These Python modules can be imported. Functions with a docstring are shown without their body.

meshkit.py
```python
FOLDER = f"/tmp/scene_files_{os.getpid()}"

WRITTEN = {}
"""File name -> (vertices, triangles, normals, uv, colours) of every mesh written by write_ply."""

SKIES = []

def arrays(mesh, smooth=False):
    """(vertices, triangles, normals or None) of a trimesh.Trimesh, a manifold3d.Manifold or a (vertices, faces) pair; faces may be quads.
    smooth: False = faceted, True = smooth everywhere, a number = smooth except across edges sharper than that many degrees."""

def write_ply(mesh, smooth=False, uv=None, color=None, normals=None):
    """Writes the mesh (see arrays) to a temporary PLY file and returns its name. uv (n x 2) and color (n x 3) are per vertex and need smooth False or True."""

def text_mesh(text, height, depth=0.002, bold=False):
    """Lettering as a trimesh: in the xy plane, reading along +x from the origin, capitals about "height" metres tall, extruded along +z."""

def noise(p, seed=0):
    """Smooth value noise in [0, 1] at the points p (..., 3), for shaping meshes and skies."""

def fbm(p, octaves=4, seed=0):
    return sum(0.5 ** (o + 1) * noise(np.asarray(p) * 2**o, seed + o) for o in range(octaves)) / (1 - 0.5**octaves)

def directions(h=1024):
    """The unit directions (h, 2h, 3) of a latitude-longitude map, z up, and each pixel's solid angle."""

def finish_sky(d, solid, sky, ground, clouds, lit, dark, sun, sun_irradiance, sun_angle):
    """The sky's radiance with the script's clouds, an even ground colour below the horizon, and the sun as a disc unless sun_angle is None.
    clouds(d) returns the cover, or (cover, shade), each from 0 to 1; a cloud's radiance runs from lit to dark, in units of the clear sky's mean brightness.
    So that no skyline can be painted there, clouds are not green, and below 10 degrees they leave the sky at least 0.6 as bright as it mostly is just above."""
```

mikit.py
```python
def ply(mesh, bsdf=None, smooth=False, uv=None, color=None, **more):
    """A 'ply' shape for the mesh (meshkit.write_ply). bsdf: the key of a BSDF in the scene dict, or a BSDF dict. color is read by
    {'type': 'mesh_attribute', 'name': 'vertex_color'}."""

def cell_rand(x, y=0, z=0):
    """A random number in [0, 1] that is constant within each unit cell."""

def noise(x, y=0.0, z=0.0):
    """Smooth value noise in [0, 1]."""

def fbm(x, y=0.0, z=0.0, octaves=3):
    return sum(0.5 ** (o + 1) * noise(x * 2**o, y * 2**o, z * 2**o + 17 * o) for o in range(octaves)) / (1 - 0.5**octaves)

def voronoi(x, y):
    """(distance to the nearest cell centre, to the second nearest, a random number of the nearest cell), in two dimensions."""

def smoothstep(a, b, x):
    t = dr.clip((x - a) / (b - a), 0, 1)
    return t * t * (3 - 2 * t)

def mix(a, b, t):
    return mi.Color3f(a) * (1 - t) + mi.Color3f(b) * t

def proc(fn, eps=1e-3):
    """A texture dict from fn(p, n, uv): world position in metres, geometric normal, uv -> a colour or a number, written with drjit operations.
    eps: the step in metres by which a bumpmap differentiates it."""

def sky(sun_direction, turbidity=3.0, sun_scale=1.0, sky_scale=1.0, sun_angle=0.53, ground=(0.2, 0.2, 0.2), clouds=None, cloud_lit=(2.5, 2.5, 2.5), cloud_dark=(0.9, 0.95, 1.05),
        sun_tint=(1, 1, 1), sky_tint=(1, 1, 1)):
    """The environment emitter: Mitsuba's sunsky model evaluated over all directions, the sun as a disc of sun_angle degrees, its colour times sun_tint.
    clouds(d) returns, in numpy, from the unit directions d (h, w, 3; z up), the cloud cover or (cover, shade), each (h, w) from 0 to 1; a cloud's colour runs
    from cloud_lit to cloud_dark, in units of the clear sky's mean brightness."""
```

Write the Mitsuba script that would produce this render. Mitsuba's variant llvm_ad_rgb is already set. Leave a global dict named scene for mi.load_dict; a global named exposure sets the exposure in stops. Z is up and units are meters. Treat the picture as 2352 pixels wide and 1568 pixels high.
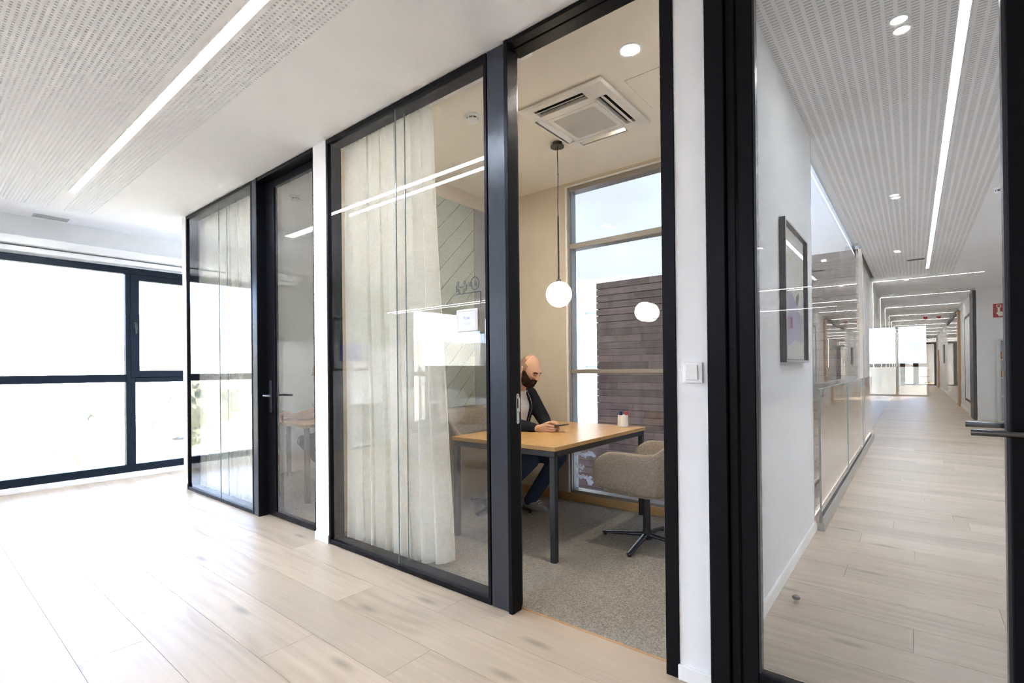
import math, random
import numpy as np, trimesh, manifold3d as m3, drjit as dr
import mitsuba as mi, mikit, meshkit
from mikit import proc, noise, fbm, cell_rand, smoothstep, mix, voronoi
from shapely.geometry import Polygon, LineString, Point, box as sbox
from shapely.ops import unary_union

random.seed(7)
RNG = np.random.default_rng(7)
T = mi.ScalarTransform4f
scene, labels = {}, {}

# ------------------------------------------------------------------ camera, sky, exposure
H = 1.25
YAW, PITCH, ROLL, FPX, CY = 0.678084168, 0.00306619, -0.010442, 1144.725, 845.356


def camera_matrix():
    c, s = math.cos(YAW), math.sin(YAW)
    f, r, u = np.array([-s, c, 0]), np.array([c, s, 0]), np.array([0, 0, 1.0])
    f2, u2 = f * math.cos(PITCH) + u * math.sin(PITCH), u * math.cos(PITCH) - f * math.sin(PITCH)
    r3, u3 = r * math.cos(ROLL) + u2 * math.sin(ROLL), u2 * math.cos(ROLL) - r * math.sin(ROLL)
    m = np.eye(4)
    m[:3, 0], m[:3, 1], m[:3, 2], m[:3, 3] = -r3, u3, f2, (0, 0, H)
    return m


scene["camera"] = {"type": "perspective", "fov_axis": "x", "fov": 2 * math.degrees(math.atan(1176 / FPX)),
                   "principal_point_offset_y": -(CY - 784) / 1568, "near_clip": 0.05, "far_clip": 3000.0, "to_world": T(camera_matrix())}
exposure = 0.87


def clouds(d):
    west = np.clip((-d[..., 0] - 0.6) / 0.25, 0, 1)
    south = np.clip((-d[..., 1] - 0.2) / 0.6, 0, 1)
    n = meshkit.fbm(d * [3, 3, 6] + 5.3, 4, 3)
    haze = np.exp(-np.maximum(d[..., 2], 0) / 0.25)
    cover = np.clip(np.maximum(np.maximum(west, south) * 1.1, 0.78) + 0.2 * haze + 0.35 * (n - 0.5), 0, 1)
    return cover, np.clip(1.0 - np.maximum(west, south) + 0.5 * (n - 0.5), 0, 1)


SKY = 13.5
scene["sky"] = mikit.sky((0.2, -0.8, 0.6), turbidity=3.5, sun_scale=SKY * 1.3, sky_scale=SKY, ground=(0.35, 0.36, 0.36), clouds=clouds,
                         cloud_lit=(3.3, 4.3, 6.2), cloud_dark=(1.04, 0.97, 0.96))

# ------------------------------------------------------------------ materials
def mat(key, d, two=True):
    scene[key] = {"type": "twosided", "bsdf": d} if two else d
    return key


def rgb(*c):
    return {"type": "rgb", "value": list(c)}


def matte(key, c):
    return mat(key, {"type": "diffuse", "reflectance": c if isinstance(c, dict) else rgb(*c)})


def gloss(key, c, rough=0.4, spec=0.5, metal=0.0, **k):
    return mat(key, {"type": "principled", "base_color": c if isinstance(c, dict) else rgb(*c), "roughness": rough, "specular": spec, "metallic": metal, **k})


def glass(key, tint=(0.97, 0.98, 0.975)):
    return mat(key, {"type": "thindielectric", "int_ior": 1.52, "specular_transmittance": rgb(*tint)}, False)


def emit(*c):
    return {"type": "area", "radiance": rgb(*c)}


def oak(k, a, b, grain):
    def f(p, n, uv):
        w = fbm(p.x * 0.9 + 31 * k, p.y * 5.0, p.z * 5.0 + 9.1 * k, 3)
        g = fbm(p.x * 3.0 + 17 * k, p.y * 90.0 + 3 * w, 2.7 * k, 3)
        ring = 0.5 + 0.5 * dr.sin(46.0 * (p.y * 1.9 + 0.55 * w + 0.05 * fbm(p.x * 3, p.y * 12, k * 5.0, 2)))
        d1, d2, r = voronoi(p.x * 1.3 + 3.7 * k, p.y * 4.5 + 1.3 * k)
        knot = smoothstep(0.0, 0.02, 0.16 - d1) * 0 + smoothstep(0.02, 0.18, 0.18 - d1) * smoothstep(0.6, 0.7, r)
        t = dr.clip(0.5 * g + 0.3 * ring * smoothstep(0.46, 0.62, w) + 0.45 * (w - 0.42), 0, 1)
        return mix(a, b, t * grain) * (1 - 0.34 * knot)
    return proc(f)


OAK_A, OAK_B = (0.50, 0.40, 0.30), (0.34, 0.26, 0.187)
for k, s in enumerate((1.0, 0.93, 1.05, 0.97)):
    gloss(f"mat_plank_{k}", oak(k + 1, tuple(s * v for v in OAK_A), tuple(s * v for v in OAK_B), 0.95), 0.36, 0.36)
gloss("mat_floor_far", oak(9, OAK_A, OAK_B, 0.95), 0.36, 0.36)


def carpet(p, n, uv):
    g = noise(p.x * 260, p.y * 260, 0) * 0.6 + noise(p.x * 130, p.y * 130, 4) * 0.4
    m = fbm(p.x * 1.4, p.y * 1.4, 1.0, 2)
    return mix((0.105, 0.093, 0.08), (0.385, 0.345, 0.29), g) * (0.85 + 0.3 * m)


matte("mat_carpet", proc(carpet))
matte("mat_white_wall", (0.82, 0.83, 0.835))
matte("mat_ceiling", (0.90, 0.92, 0.945))
matte("mat_room_wall", (0.55, 0.485, 0.395))
matte("mat_room_ceiling", (0.77, 0.72, 0.63))
gloss("mat_white_trim", (0.86, 0.86, 0.85), 0.35)
matte("mat_hole", (0.88, 0.875, 0.875))


def open_perforation(p, n, uv):
    a, b = p.x / 0.0254, p.y / 0.0262
    h = (dr.abs(a - dr.floor(a) - 0.5) < 0.24) & (dr.abs(b - dr.floor(b) - 0.5) < 0.24)
    return dr.select(h, mi.Color3f(0.45), mi.Color3f(0.9))


def corridor_perforation(p, n, uv):
    a, b = p.x / 0.0508, p.y / 0.0254
    h = (dr.abs(a - dr.floor(a) - 0.5) < 0.33) & (dr.abs(b - dr.floor(b) - 0.5) < 0.25)
    return dr.select(h, mi.Color3f(0.58), mi.Color3f(0.9))


matte("mat_open_perforation", proc(open_perforation))
matte("mat_corridor_perforation", proc(corridor_perforation))
gloss("mat_black_frame", (0.004, 0.004, 0.005), 0.36, 0.06)
gloss("mat_black_post", (0.006, 0.009, 0.016), 0.3, 0.42)
gloss("mat_black_window", (0.005, 0.010, 0.018), 0.42, 0.14)
gloss("mat_taupe_frame", (0.20, 0.18, 0.155), 0.4)
gloss("mat_window_reveal", (0.42, 0.45, 0.46), 0.4)
gloss("mat_steel", (0.55, 0.55, 0.54), 0.3, 0.5, 1.0)
gloss("mat_dark_chrome", (0.12, 0.12, 0.125), 0.18, 0.5, 1.0)
gloss("mat_black_plastic", (0.012, 0.012, 0.013), 0.35)
gloss("mat_black_satin", (0.02, 0.022, 0.026), 0.28, 0.5, 0.3)
gloss("mat_white_plastic", (0.85, 0.85, 0.84), 0.3)
gloss("mat_white_shiny", (0.82, 0.78, 0.71), 0.16)
matte("mat_louvre_dark", (0.03, 0.028, 0.025))
gloss("mat_grey_plastic", (0.42, 0.43, 0.43), 0.4)
glass("mat_glass")
glass("mat_solar_glass", (0.625, 0.66, 0.70))
glass("mat_facade_glass", (0.93, 0.96, 0.98))
mat("mat_glass_edge", {"type": "principled", "base_color": rgb(0.20, 0.26, 0.25), "roughness": 0.15, "specular": 0.8})


def linen(p, n, uv):
    a = noise(p.x * 420, p.z * 60, 1.0)
    b = noise(p.x * 60, p.z * 420, 2.0)
    return mix((0.76, 0.73, 0.65), (0.88, 0.86, 0.80), 0.5 * a + 0.5 * b)


scene["mat_linen"] = {"type": "principledthin", "base_color": proc(linen), "roughness": 0.9, "spec_trans": 0.0, "diff_trans": 0.2, "eta": 1.3}


def table_oak(p, n, uv):
    w = fbm(p.x * 9, p.y * 0.9, p.z * 9, 3)
    g = fbm(p.x * 110 + 4 * w, p.y * 3.0, p.z * 110, 3)
    return mix((0.47, 0.28, 0.108), (0.335, 0.182, 0.062), dr.clip(0.9 * g + 0.5 * (w - 0.5), 0, 1))


gloss("mat_table_oak", proc(table_oak), 0.3, 0.5)
gloss("mat_pale_timber", (0.55, 0.47, 0.38), 0.5)
gloss("mat_oak_trim", (0.42, 0.25, 0.11), 0.4)


def felt(p, n, uv):
    g = noise(p.x * 300, p.y * 300, p.z * 300) * 0.5 + noise(p.x * 120, p.y * 120, p.z * 120) * 0.5
    return mix((0.125, 0.098, 0.074), (0.345, 0.288, 0.228), g)


mat("mat_felt", {"type": "principled", "base_color": proc(felt), "roughness": 0.9, "specular": 0.2, "sheen": 0.4})


def cladding(k):
    def f(p, n, uv):
        g = fbm(p.x * 2.0 + 13 * k, p.z * 70, 3.1 * k, 3)
        s = fbm(p.x * 9 + k, p.z * 1.5, k * 2.0, 3)
        return mix((0.075, 0.046, 0.035), (0.20, 0.136, 0.112), dr.clip(0.55 * g + 0.5 * s - 0.05, 0, 1)) * (0.78 + 0.17 * k)
    return proc(f)


for k in range(3):
    matte(f"mat_cladding_{k}", cladding(k))
gloss("mat_cladding_gap", (0.02, 0.018, 0.018), 0.6)


def acoustic(p, n, uv):
    g = noise(p.x * 150, p.y * 150, p.z * 150)
    return mix((0.24, 0.27, 0.235), (0.37, 0.40, 0.355), g)


matte("mat_acoustic", proc(acoustic))
matte("mat_grey_acoustic", (0.23, 0.235, 0.25))
matte("mat_concrete", (0.5, 0.5, 0.49))
matte("mat_pale_building", (0.75, 0.76, 0.78))
gloss("mat_building_glass", (0.62, 0.70, 0.76), 0.2, 0.6)


def hill_colour(p, n, uv):
    g = fbm(p.x * 0.03, p.y * 0.03, 2.0, 4)
    return mix((0.42, 0.46, 0.44), (0.60, 0.60, 0.55), g)


matte("mat_hill", proc(hill_colour))


def leaf_colour(p, n, uv):
    return mix((0.30, 0.34, 0.26), (0.55, 0.56, 0.46), noise(p.x * 3, p.y * 3, p.z * 3))


matte("mat_leaf", proc(leaf_colour))
matte("mat_bark", (0.2, 0.16, 0.12))
matte("mat_moss", (0.10, 0.16, 0.06))
matte("mat_skin", (0.56, 0.34, 0.235))
matte("mat_lip", (0.42, 0.2, 0.15))
matte("mat_hair", (0.085, 0.06, 0.045))
matte("mat_beard", (0.032, 0.02, 0.014))


def stubble(p, n, uv):
    return mix((0.13, 0.085, 0.06), (0.34, 0.21, 0.145), noise(p.x * 220, p.y * 220, p.z * 220))


matte("mat_stubble", proc(stubble))
matte("mat_black_cloth", (0.016, 0.017, 0.02))
matte("mat_white_cloth", (0.74, 0.71, 0.66))
matte("mat_denim", (0.035, 0.05, 0.085))
matte("mat_blue_cloth", (0.22, 0.28, 0.36))
matte("mat_shoe", (0.27, 0.27, 0.265))
matte("mat_shoe_sole", (0.68, 0.67, 0.64))
gloss("mat_ceramic", (0.80, 0.77, 0.71), 0.35)
for k, c in dict(blue=(0.02, 0.05, 0.22), black=(0.012, 0.012, 0.014), red=(0.5, 0.012, 0.02)).items():
    gloss(f"mat_pen_{k}", c, 0.35)
scene["mat_petal"] = {"type": "principledthin", "base_color": rgb(0.95, 0.96, 0.98), "roughness": 0.8, "diff_trans": 1.3, "spec_trans": 0.0}
gloss("mat_screen", (0.80, 0.81, 0.86), 0.2)
matte("mat_text_grey", (0.52, 0.54, 0.64))
matte("mat_sign_line", (0.05, 0.055, 0.07))
matte("mat_sign_red", (0.40, 0.025, 0.045))
matte("mat_sign_cream", (0.84, 0.84, 0.62))
gloss("mat_frosted", (0.45, 0.48, 0.48), 0.25)
matte("mat_orange", (0.75, 0.36, 0.08))
matte("mat_paper", (0.84, 0.83, 0.78))
matte("mat_art_blue", (0.10, 0.12, 0.32))
matte("mat_art_violet", (0.42, 0.42, 0.62))
matte("mat_art_yellow", (0.75, 0.62, 0.3))
matte("mat_art_dark", (0.10, 0.13, 0.10))
matte("mat_cardboard", (0.22, 0.13, 0.09))
matte("mat_lamp_shell", (0.85, 0.85, 0.85))
matte("mat_red", (0.45, 0.03, 0.04))

# ------------------------------------------------------------------ helpers
def numbered(key):
    if key not in used:
        used.add(key)
        return key
    k = 1
    while f"{key}_{k:03d}" in used:
        k += 1
    used.add(f"{key}_{k:03d}")
    return f"{key}_{k:03d}"


used = set()


def thing(name, label, cat=None, group=None, kind=None):
    key = numbered(name)
    labels[key] = {"label": label}
    if cat:
        labels[key]["category"] = cat
    if group:
        labels[key]["group"] = group
    if kind:
        labels[key]["kind"] = kind
    return key


def put(key, mesh, m, smooth=False, emitter=None):
    scene[key] = mikit.ply(mesh, m, smooth)
    if emitter:
        scene[key]["emitter"] = emitter
    return key


def part(parent, name, mesh, m, smooth=False, label=None, emitter=None, kind=None):
    key = numbered(parent + "__" + name)
    put(key, mesh, m, smooth, emitter)
    if label or kind:
        labels[key] = {}
        if label:
            labels[key]["label"] = label
        if kind:
            labels[key]["kind"] = kind
    return key


def solo(name, label, cat, mesh, m, smooth=False, group=None, kind=None):
    return put(thing(name, label, cat, group, kind), mesh, m, smooth)


def struct(name, label, mesh=None, m=None, smooth=False):
    k = thing(name, label, None, None, "structure")
    if mesh is not None:
        put(k, mesh, m, smooth)
    return k


def cat(*ms):
    ms = [x for m in ms for x in (m if isinstance(m, (list, tuple)) else [m])]
    return trimesh.util.concatenate(ms)


def bx(x0, x1, y0, y1, z0, z1):
    x0, x1, y0, y1, z0, z1 = min(x0, x1), max(x0, x1), min(y0, y1), max(y0, y1), min(z0, z1), max(z0, z1)
    b = trimesh.creation.box((x1 - x0, y1 - y0, z1 - z0))
    b.apply_translation(((x0 + x1) / 2, (y0 + y1) / 2, (z0 + z1) / 2))
    return b


def cbx(x0, x1, y0, y1, z0, z1, c=0.003):
    c = min(c, 0.4 * min(x1 - x0, y1 - y0, z1 - z0))
    pts = []
    for sx in (0, 1):
        for sy in (0, 1):
            for sz in (0, 1):
                p = np.array([x1 if sx else x0, y1 if sy else y0, z1 if sz else z0])
                q = np.array([-c if sx else c, -c if sy else c, -c if sz else c])
                for k in range(3):
                    e = q.copy()
                    e[k] = 0
                    pts.append(p + e)
    return trimesh.convex.convex_hull(np.array(pts))


def rounded(x0, x1, y0, y1, z0, z1, r, n=16):
    s = m3.Manifold.sphere(r, n)
    h = m3.Manifold.batch_hull([s.translate((x, y, z)) for x in (x0 + r, x1 - r) for y in (y0 + r, y1 - r) for z in (z0 + r, z1 - r)])
    return tm(h)


def tm(m):
    q = m.to_mesh()
    return trimesh.Trimesh(np.array(q.vert_properties[:, :3]), np.array(q.tri_verts), process=False)


def mf(t):
    return m3.Manifold(m3.Mesh(np.asarray(t.vertices, np.float32), np.asarray(t.faces, np.uint32)))


def cyl(p0, p1, r, n=16, r1=None):
    p0, p1 = np.array(p0, float), np.array(p1, float)
    L = np.linalg.norm(p1 - p0)
    r1 = r if r1 is None else r1
    c = tm(m3.Manifold.cylinder(L, r, r1, n))
    c.apply_transform(trimesh.geometry.align_vectors([0, 0, 1], (p1 - p0) / L))
    c.apply_translation(p0)
    return c


def lathe(prof, c=(0, 0, 0), n=28):
    m = trimesh.creation.revolve(np.array(prof, float), sections=n)
    m.apply_translation(c)
    return m


def tube(pts, r, n=8):
    p = np.array(pts, float)
    t = np.gradient(p, axis=0)
    t /= np.linalg.norm(t, axis=1, keepdims=True)
    a = np.cross(t, np.where(np.abs(t[:, 2:]) < 0.9, [0, 0, 1.0], [1.0, 0, 0]))
    a /= np.linalg.norm(a, axis=1, keepdims=True)
    b = np.cross(t, a)
    th = np.arange(n) * 2 * np.pi / n
    r = np.broadcast_to(r, (len(p),))
    v = p[:, None] + r[:, None, None] * (np.cos(th)[None, :, None] * a[:, None] + np.sin(th)[None, :, None] * b[:, None])
    f = []
    for i in range(len(p) - 1):
        for j in range(n):
            q = [i * n + j, i * n + (j + 1) % n, (i + 1) * n + (j + 1) % n, (i + 1) * n + j]
            f += [[q[0], q[1], q[2]], [q[0], q[2], q[3]]]
    k = len(p) * n
    v = np.vstack([v.reshape(-1, 3), p[:1], p[-1:]])
    for j in range(n):
        f += [[k, (j + 1) % n, j], [k + 1, (len(p) - 1) * n + j, (len(p) - 1) * n + (j + 1) % n]]
    m = trimesh.Trimesh(v, np.array(f), process=False)
    m.fix_normals()
    return m


def flat_xz(shape, y, depth):
    """A shapely shape in (x, z), as a plate of this depth whose face towards -y is at y."""
    gs = [g for g in getattr(shape, "geoms", [shape]) if g.area > 1e-9]
    m = cat([trimesh.creation.extrude_polygon(g, depth, engine="earcut") for g in gs])
    v = m.vertices.copy()
    m = trimesh.Trimesh(np.stack([v[:, 0], y + v[:, 2], v[:, 1]], 1), m.faces[:, ::-1], process=False)
    m.fix_normals()
    return m


def flat_yz(shape, x, depth):
    """A shapely shape in (y, z), as a plate from x to x + depth."""
    gs = [g for g in getattr(shape, "geoms", [shape]) if g.area > 1e-9]
    m = cat([trimesh.creation.extrude_polygon(g, abs(depth), engine="earcut") for g in gs])
    v = m.vertices.copy()
    m = trimesh.Trimesh(np.stack([x + np.sign(depth) * v[:, 2], v[:, 0], v[:, 1]], 1), m.faces, process=False)
    m.fix_normals()
    return m


def moved(m, x=0, y=0, z=0, rz=0):
    m = m.copy()
    if rz:
        m.apply_transform(trimesh.transformations.rotation_matrix(rz, [0, 0, 1]))
    m.apply_translation((x, y, z))
    return m


def text_xz(s, x, z, y, h, bold=False):
    """Lettering that reads along +x on a face towards -y."""
    m = meshkit.text_mesh(s, h, 0.0008, bold)
    v = np.array(m.vertices)
    m = trimesh.Trimesh(np.stack([x + v[:, 0], y - v[:, 2], z + v[:, 1]], 1), m.faces, process=False)
    m.fix_normals()
    return m


# ------------------------------------------------------------------ setting: floors
D = 1.985          # face of the glazed partition
XW = -7.37         # west facade
ZC = 2.94          # ceiling of the open area
ZR, ZK = 3.03, 3.0 # ceilings of the meeting room and of the corridor
YB = 4.06          # back wall of the meeting room

fl = struct("floor", "pale oak plank floor of the open office area and the corridor", cat(bx(-7.37, 6, -22, 0.2, -0.05, -0.001), bx(-7.37, 6, 0.2, 2.065, -0.05, -0.012), bx(-0.62, 6, 2.065, 12, -0.05, -0.012),
            bx(-7.37, -6.12, 2.065, 6, -0.05, -0.001), bx(-0.75, 6, 12, 55, -0.05, -0.001)), "mat_floor_far")
PW, PL = 0.254, 1.505
known = {0: -2.82, 1: -3.155, 2: -2.24, 4: -2.454, 5: -1.93, 9: -0.013, 12: -0.335, 17: -0.134, 11: 0.328}
for row in range(-2, 46):
    y0 = 0.49 + PW * row
    y1 = y0 + PW
    lo, hi = (-7.37, 1.2) if y0 < 1.95 else (-0.6, 2.0)
    if y1 < 0.2:
        continue
    off = known.get(row, RNG.uniform(0, PL))
    k0 = math.floor((lo - off) / PL)
    for k in range(k0, k0 + 12):
        a, b = max(off + k * PL, lo), min(off + (k + 1) * PL, hi)
        if b - a < 0.05 or a >= hi:
            continue
        g = 0.0007
        part(fl, "plank", bx(a + g, b - g, max(y0, 0.2) + g, (2.065 if 1.95 < y1 < 2.2 and lo < -1 else min(y1, 12)) - g, -0.012, 0.0), f"mat_plank_{(row * 7 + k * 3 + (row * k) % 5) % 4}")
struct("floor_meeting_room", "taupe cut pile carpet floor of the two meeting rooms", bx(-6.2, -0.72, 2.065, YB + 0.1, -0.05, 0.002), "mat_carpet")

# ------------------------------------------------------------------ ceilings
ce = struct("ceiling", "white ceiling of the open area with a perforated acoustic field", cat(bx(XW, 6, 1.332, 2.1, ZC, ZC + 0.03), bx(XW, -6.785, -22, 1.332, ZC, ZC + 0.03), bx(-7.37, -6.1, 2.1, 6, ZC, ZC + 0.03)), "mat_ceiling")


def perforated(x0, x1, y0, y1, px, py, hx, hy, z, depth):
    nx, ny = int(round((x1 - x0) / px)), int(round((y1 - y0) / py))
    i, j = np.meshgrid(np.arange(nx), np.arange(ny), indexing="ij")
    cx, cy = (x0 + (i + 0.5) * px).ravel(), (y0 + (j + 0.5) * py).ravel()
    n = len(cx)
    s = np.array([[-1, -1], [1, -1], [1, 1], [-1, 1]]) * 0.5

    def ring(a, b, zz):
        return np.stack([cx[:, None] + s[None, :, 0] * a, cy[:, None] + s[None, :, 1] * b, np.full((n, 4), zz)], -1)
    v = np.concatenate([ring(px, py, z), ring(hx, hy, z), ring(hx, hy, z + depth)], 1)
    f = []
    for k in range(4):
        q = (k + 1) % 4
        f += [[k, k + 4, q], [q, k + 4, q + 4]]
        f += [[k + 4, k + 8, q + 4], [q + 4, k + 8, q + 8]]
    faces = (np.array(f)[None] + 12 * np.arange(n)[:, None, None]).reshape(-1, 3)
    back = (np.array([[8, 10, 9], [8, 11, 10]])[None] + 12 * np.arange(n)[:, None, None]).reshape(-1, 3)
    vv = v.reshape(-1, 3)
    return trimesh.Trimesh(vv, faces, process=False), trimesh.Trimesh(vv, back, process=False)


LY0, LY1 = 0.984, 1.096
pa, ba = perforated(-6.785, -1.7, LY1, 1.332, 0.0254, 0.0262, 0.0122, 0.0122, ZC, 0.008)
pb, bb = perforated(-6.785, -1.7, LY0 - 0.0262 * 32, LY0, 0.0254, 0.0262, 0.0122, 0.0122, ZC, 0.008)
yb0 = LY0 - 0.0262 * 32
part(ce, "perforated_panel", cat(pa, pb), "mat_ceiling", kind="stuff", label="white plasterboard with rows of square holes")
part(ce, "felt_backing", cat(ba, bb), "mat_hole", kind="stuff", label="dark felt behind the holes")
part(ce, "plain_band", cat(bx(-6.785, -1.7, LY0, LY1, ZC, ZC + 0.03)), "mat_ceiling")
part(ce, "rear_panel", cat(bx(-6.785, -1.7, -6, yb0, ZC, ZC + 0.03), bx(-1.7, 6, -6, 1.332, ZC, ZC + 0.03)), "mat_open_perforation")
part(ce, "rear_plain_panel", bx(-6.785, 6, -22, -6, ZC, ZC + 0.03), "mat_ceiling")
struct("ceiling_meeting_room", "warm white plasterboard ceiling over the meeting room", bx(-3.5, -0.72, 2.1, YB + 0.1, ZR, ZR + 0.03), "mat_room_ceiling")
struct("ceiling_office", "white plasterboard ceiling over the closed office", bx(-6.2, -3.5, 2.1, YB + 0.1, ZR, ZR + 0.03), "mat_ceiling")
ck = struct("ceiling_corridor", "white corridor ceiling with a slotted acoustic field", cat(bx(0.6, 6, 2.1, 55, ZK, ZK + 0.03), bx(-0.75, 0.6, 12.4, 55, ZK, ZK + 0.03)), "mat_ceiling")
part(ck, "slotted_panel", bx(-0.6, 0.6, 2.1, 12.4, ZK, ZK + 0.03), "mat_corridor_perforation", label="panel with rows of small slots")
struct("roof_slab", "roof and upper storey over the office floor", cat(bx(-7.7, 6.2, -22.3, 4.2, 3.2, 7.6), bx(-0.75, 6.2, 4.2, 56, 3.2, 3.7)), "mat_concrete")

# ------------------------------------------------------------------ walls
pillars = [(-6.21, -6.1, "narrow white wall end left of the curtained glass partition"), (-3.5, -3.325, "white wall strip between the closed black door and the curtained meeting room glass"),
           (-0.745, -0.615, "white wall strip with the light switch, right of the open doorway")]
for x0, x1, lab in pillars:
    w = struct("wall_partition", lab, bx(x0, x1, D, 2.1, 0, ZC), "mat_white_wall")
    part(w, "baseboard", cbx(x0 - (0.012 if x0 < -5 else 0.004), x1 + 0.003, D - 0.012, D, 0.0, 0.06, 0.002), "mat_white_trim")
struct("wall_office_left", "white end wall of the closed office", bx(-6.21, -6.1, 2.1, YB, 0, 3.2), "mat_white_wall")
struct("wall_office_back", "white back wall of the closed office", bx(-6.2, -3.5, YB, YB + 0.12, 0, 3.2), "mat_white_wall")
wl = struct("wall_meeting_left", "meeting room side wall clad with grooved acoustic boards", bx(-3.5, -3.46, 2.1, YB, 0, 3.2), "mat_room_wall")
# acoustic boards with diagonal grooves


def diagonal_boards(a0, a1, z0, z1, step, gap=0.006):
    out = []
    w = a1 - a0 + z1 - z0
    k = 0
    while k * step < w + step:
        p = Polygon([(a0 + k * step - (z1 - z0), z0), (a0 + (k + 1) * step - gap - (z1 - z0), z0), (a0 + (k + 1) * step - gap, z1), (a0 + k * step, z1)])
        c = p.intersection(sbox(a0, z0, a1, z1))
        if c.area > 0.002:
            out.append(c)
        k += 1
    return out


for c in diagonal_boards(2.9, 3.68, 0.9, 2.88, 0.2):
    part(wl, "panel", flat_yz(c, -3.46, 0.018), "mat_acoustic")
part(wl, "panel", bx(-3.46, -3.442, 3.685, YB, 0.9, 2.88), "mat_grey_acoustic")
struct("wall_meeting_right", "wall between the meeting room and the corridor", bx(-0.74, -0.60, 2.1, 4.40, 0, 3.2), "mat_white_wall")
part("wall_meeting_right", "baseboard", cbx(-0.6, -0.588, 2.1, 4.40, 0, 0.075, 0.002), "mat_white_trim")
WX0 = -2.575
wb = struct("wall_meeting_back", "beige back wall of the meeting room beside the tall window", cat(bx(-3.5, WX0, YB, YB + 0.12, 0, 3.2), bx(WX0, -0.74, YB, YB + 0.12, 2.985, 3.2), bx(WX0, -0.74, YB, YB + 0.12, -0.05, 0.055)), "mat_room_wall")
part(wb, "baseboard", cbx(-3.46, -0.74, YB - 0.014, YB, 0.0, 0.075, 0.002), "mat_oak_trim", label="oak skirting board")
part(wb, "window_trim", cat(bx(WX0 - 0.012, WX0 + 0.004, YB - 0.012, YB + 0.02, 0.055, 2.997), bx(WX0, -0.74, YB - 0.012, YB + 0.02, 2.985, 2.997), bx(WX0, -0.74, YB - 0.012, YB + 0.02, 0.055, 0.066)), "mat_white_trim")

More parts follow.
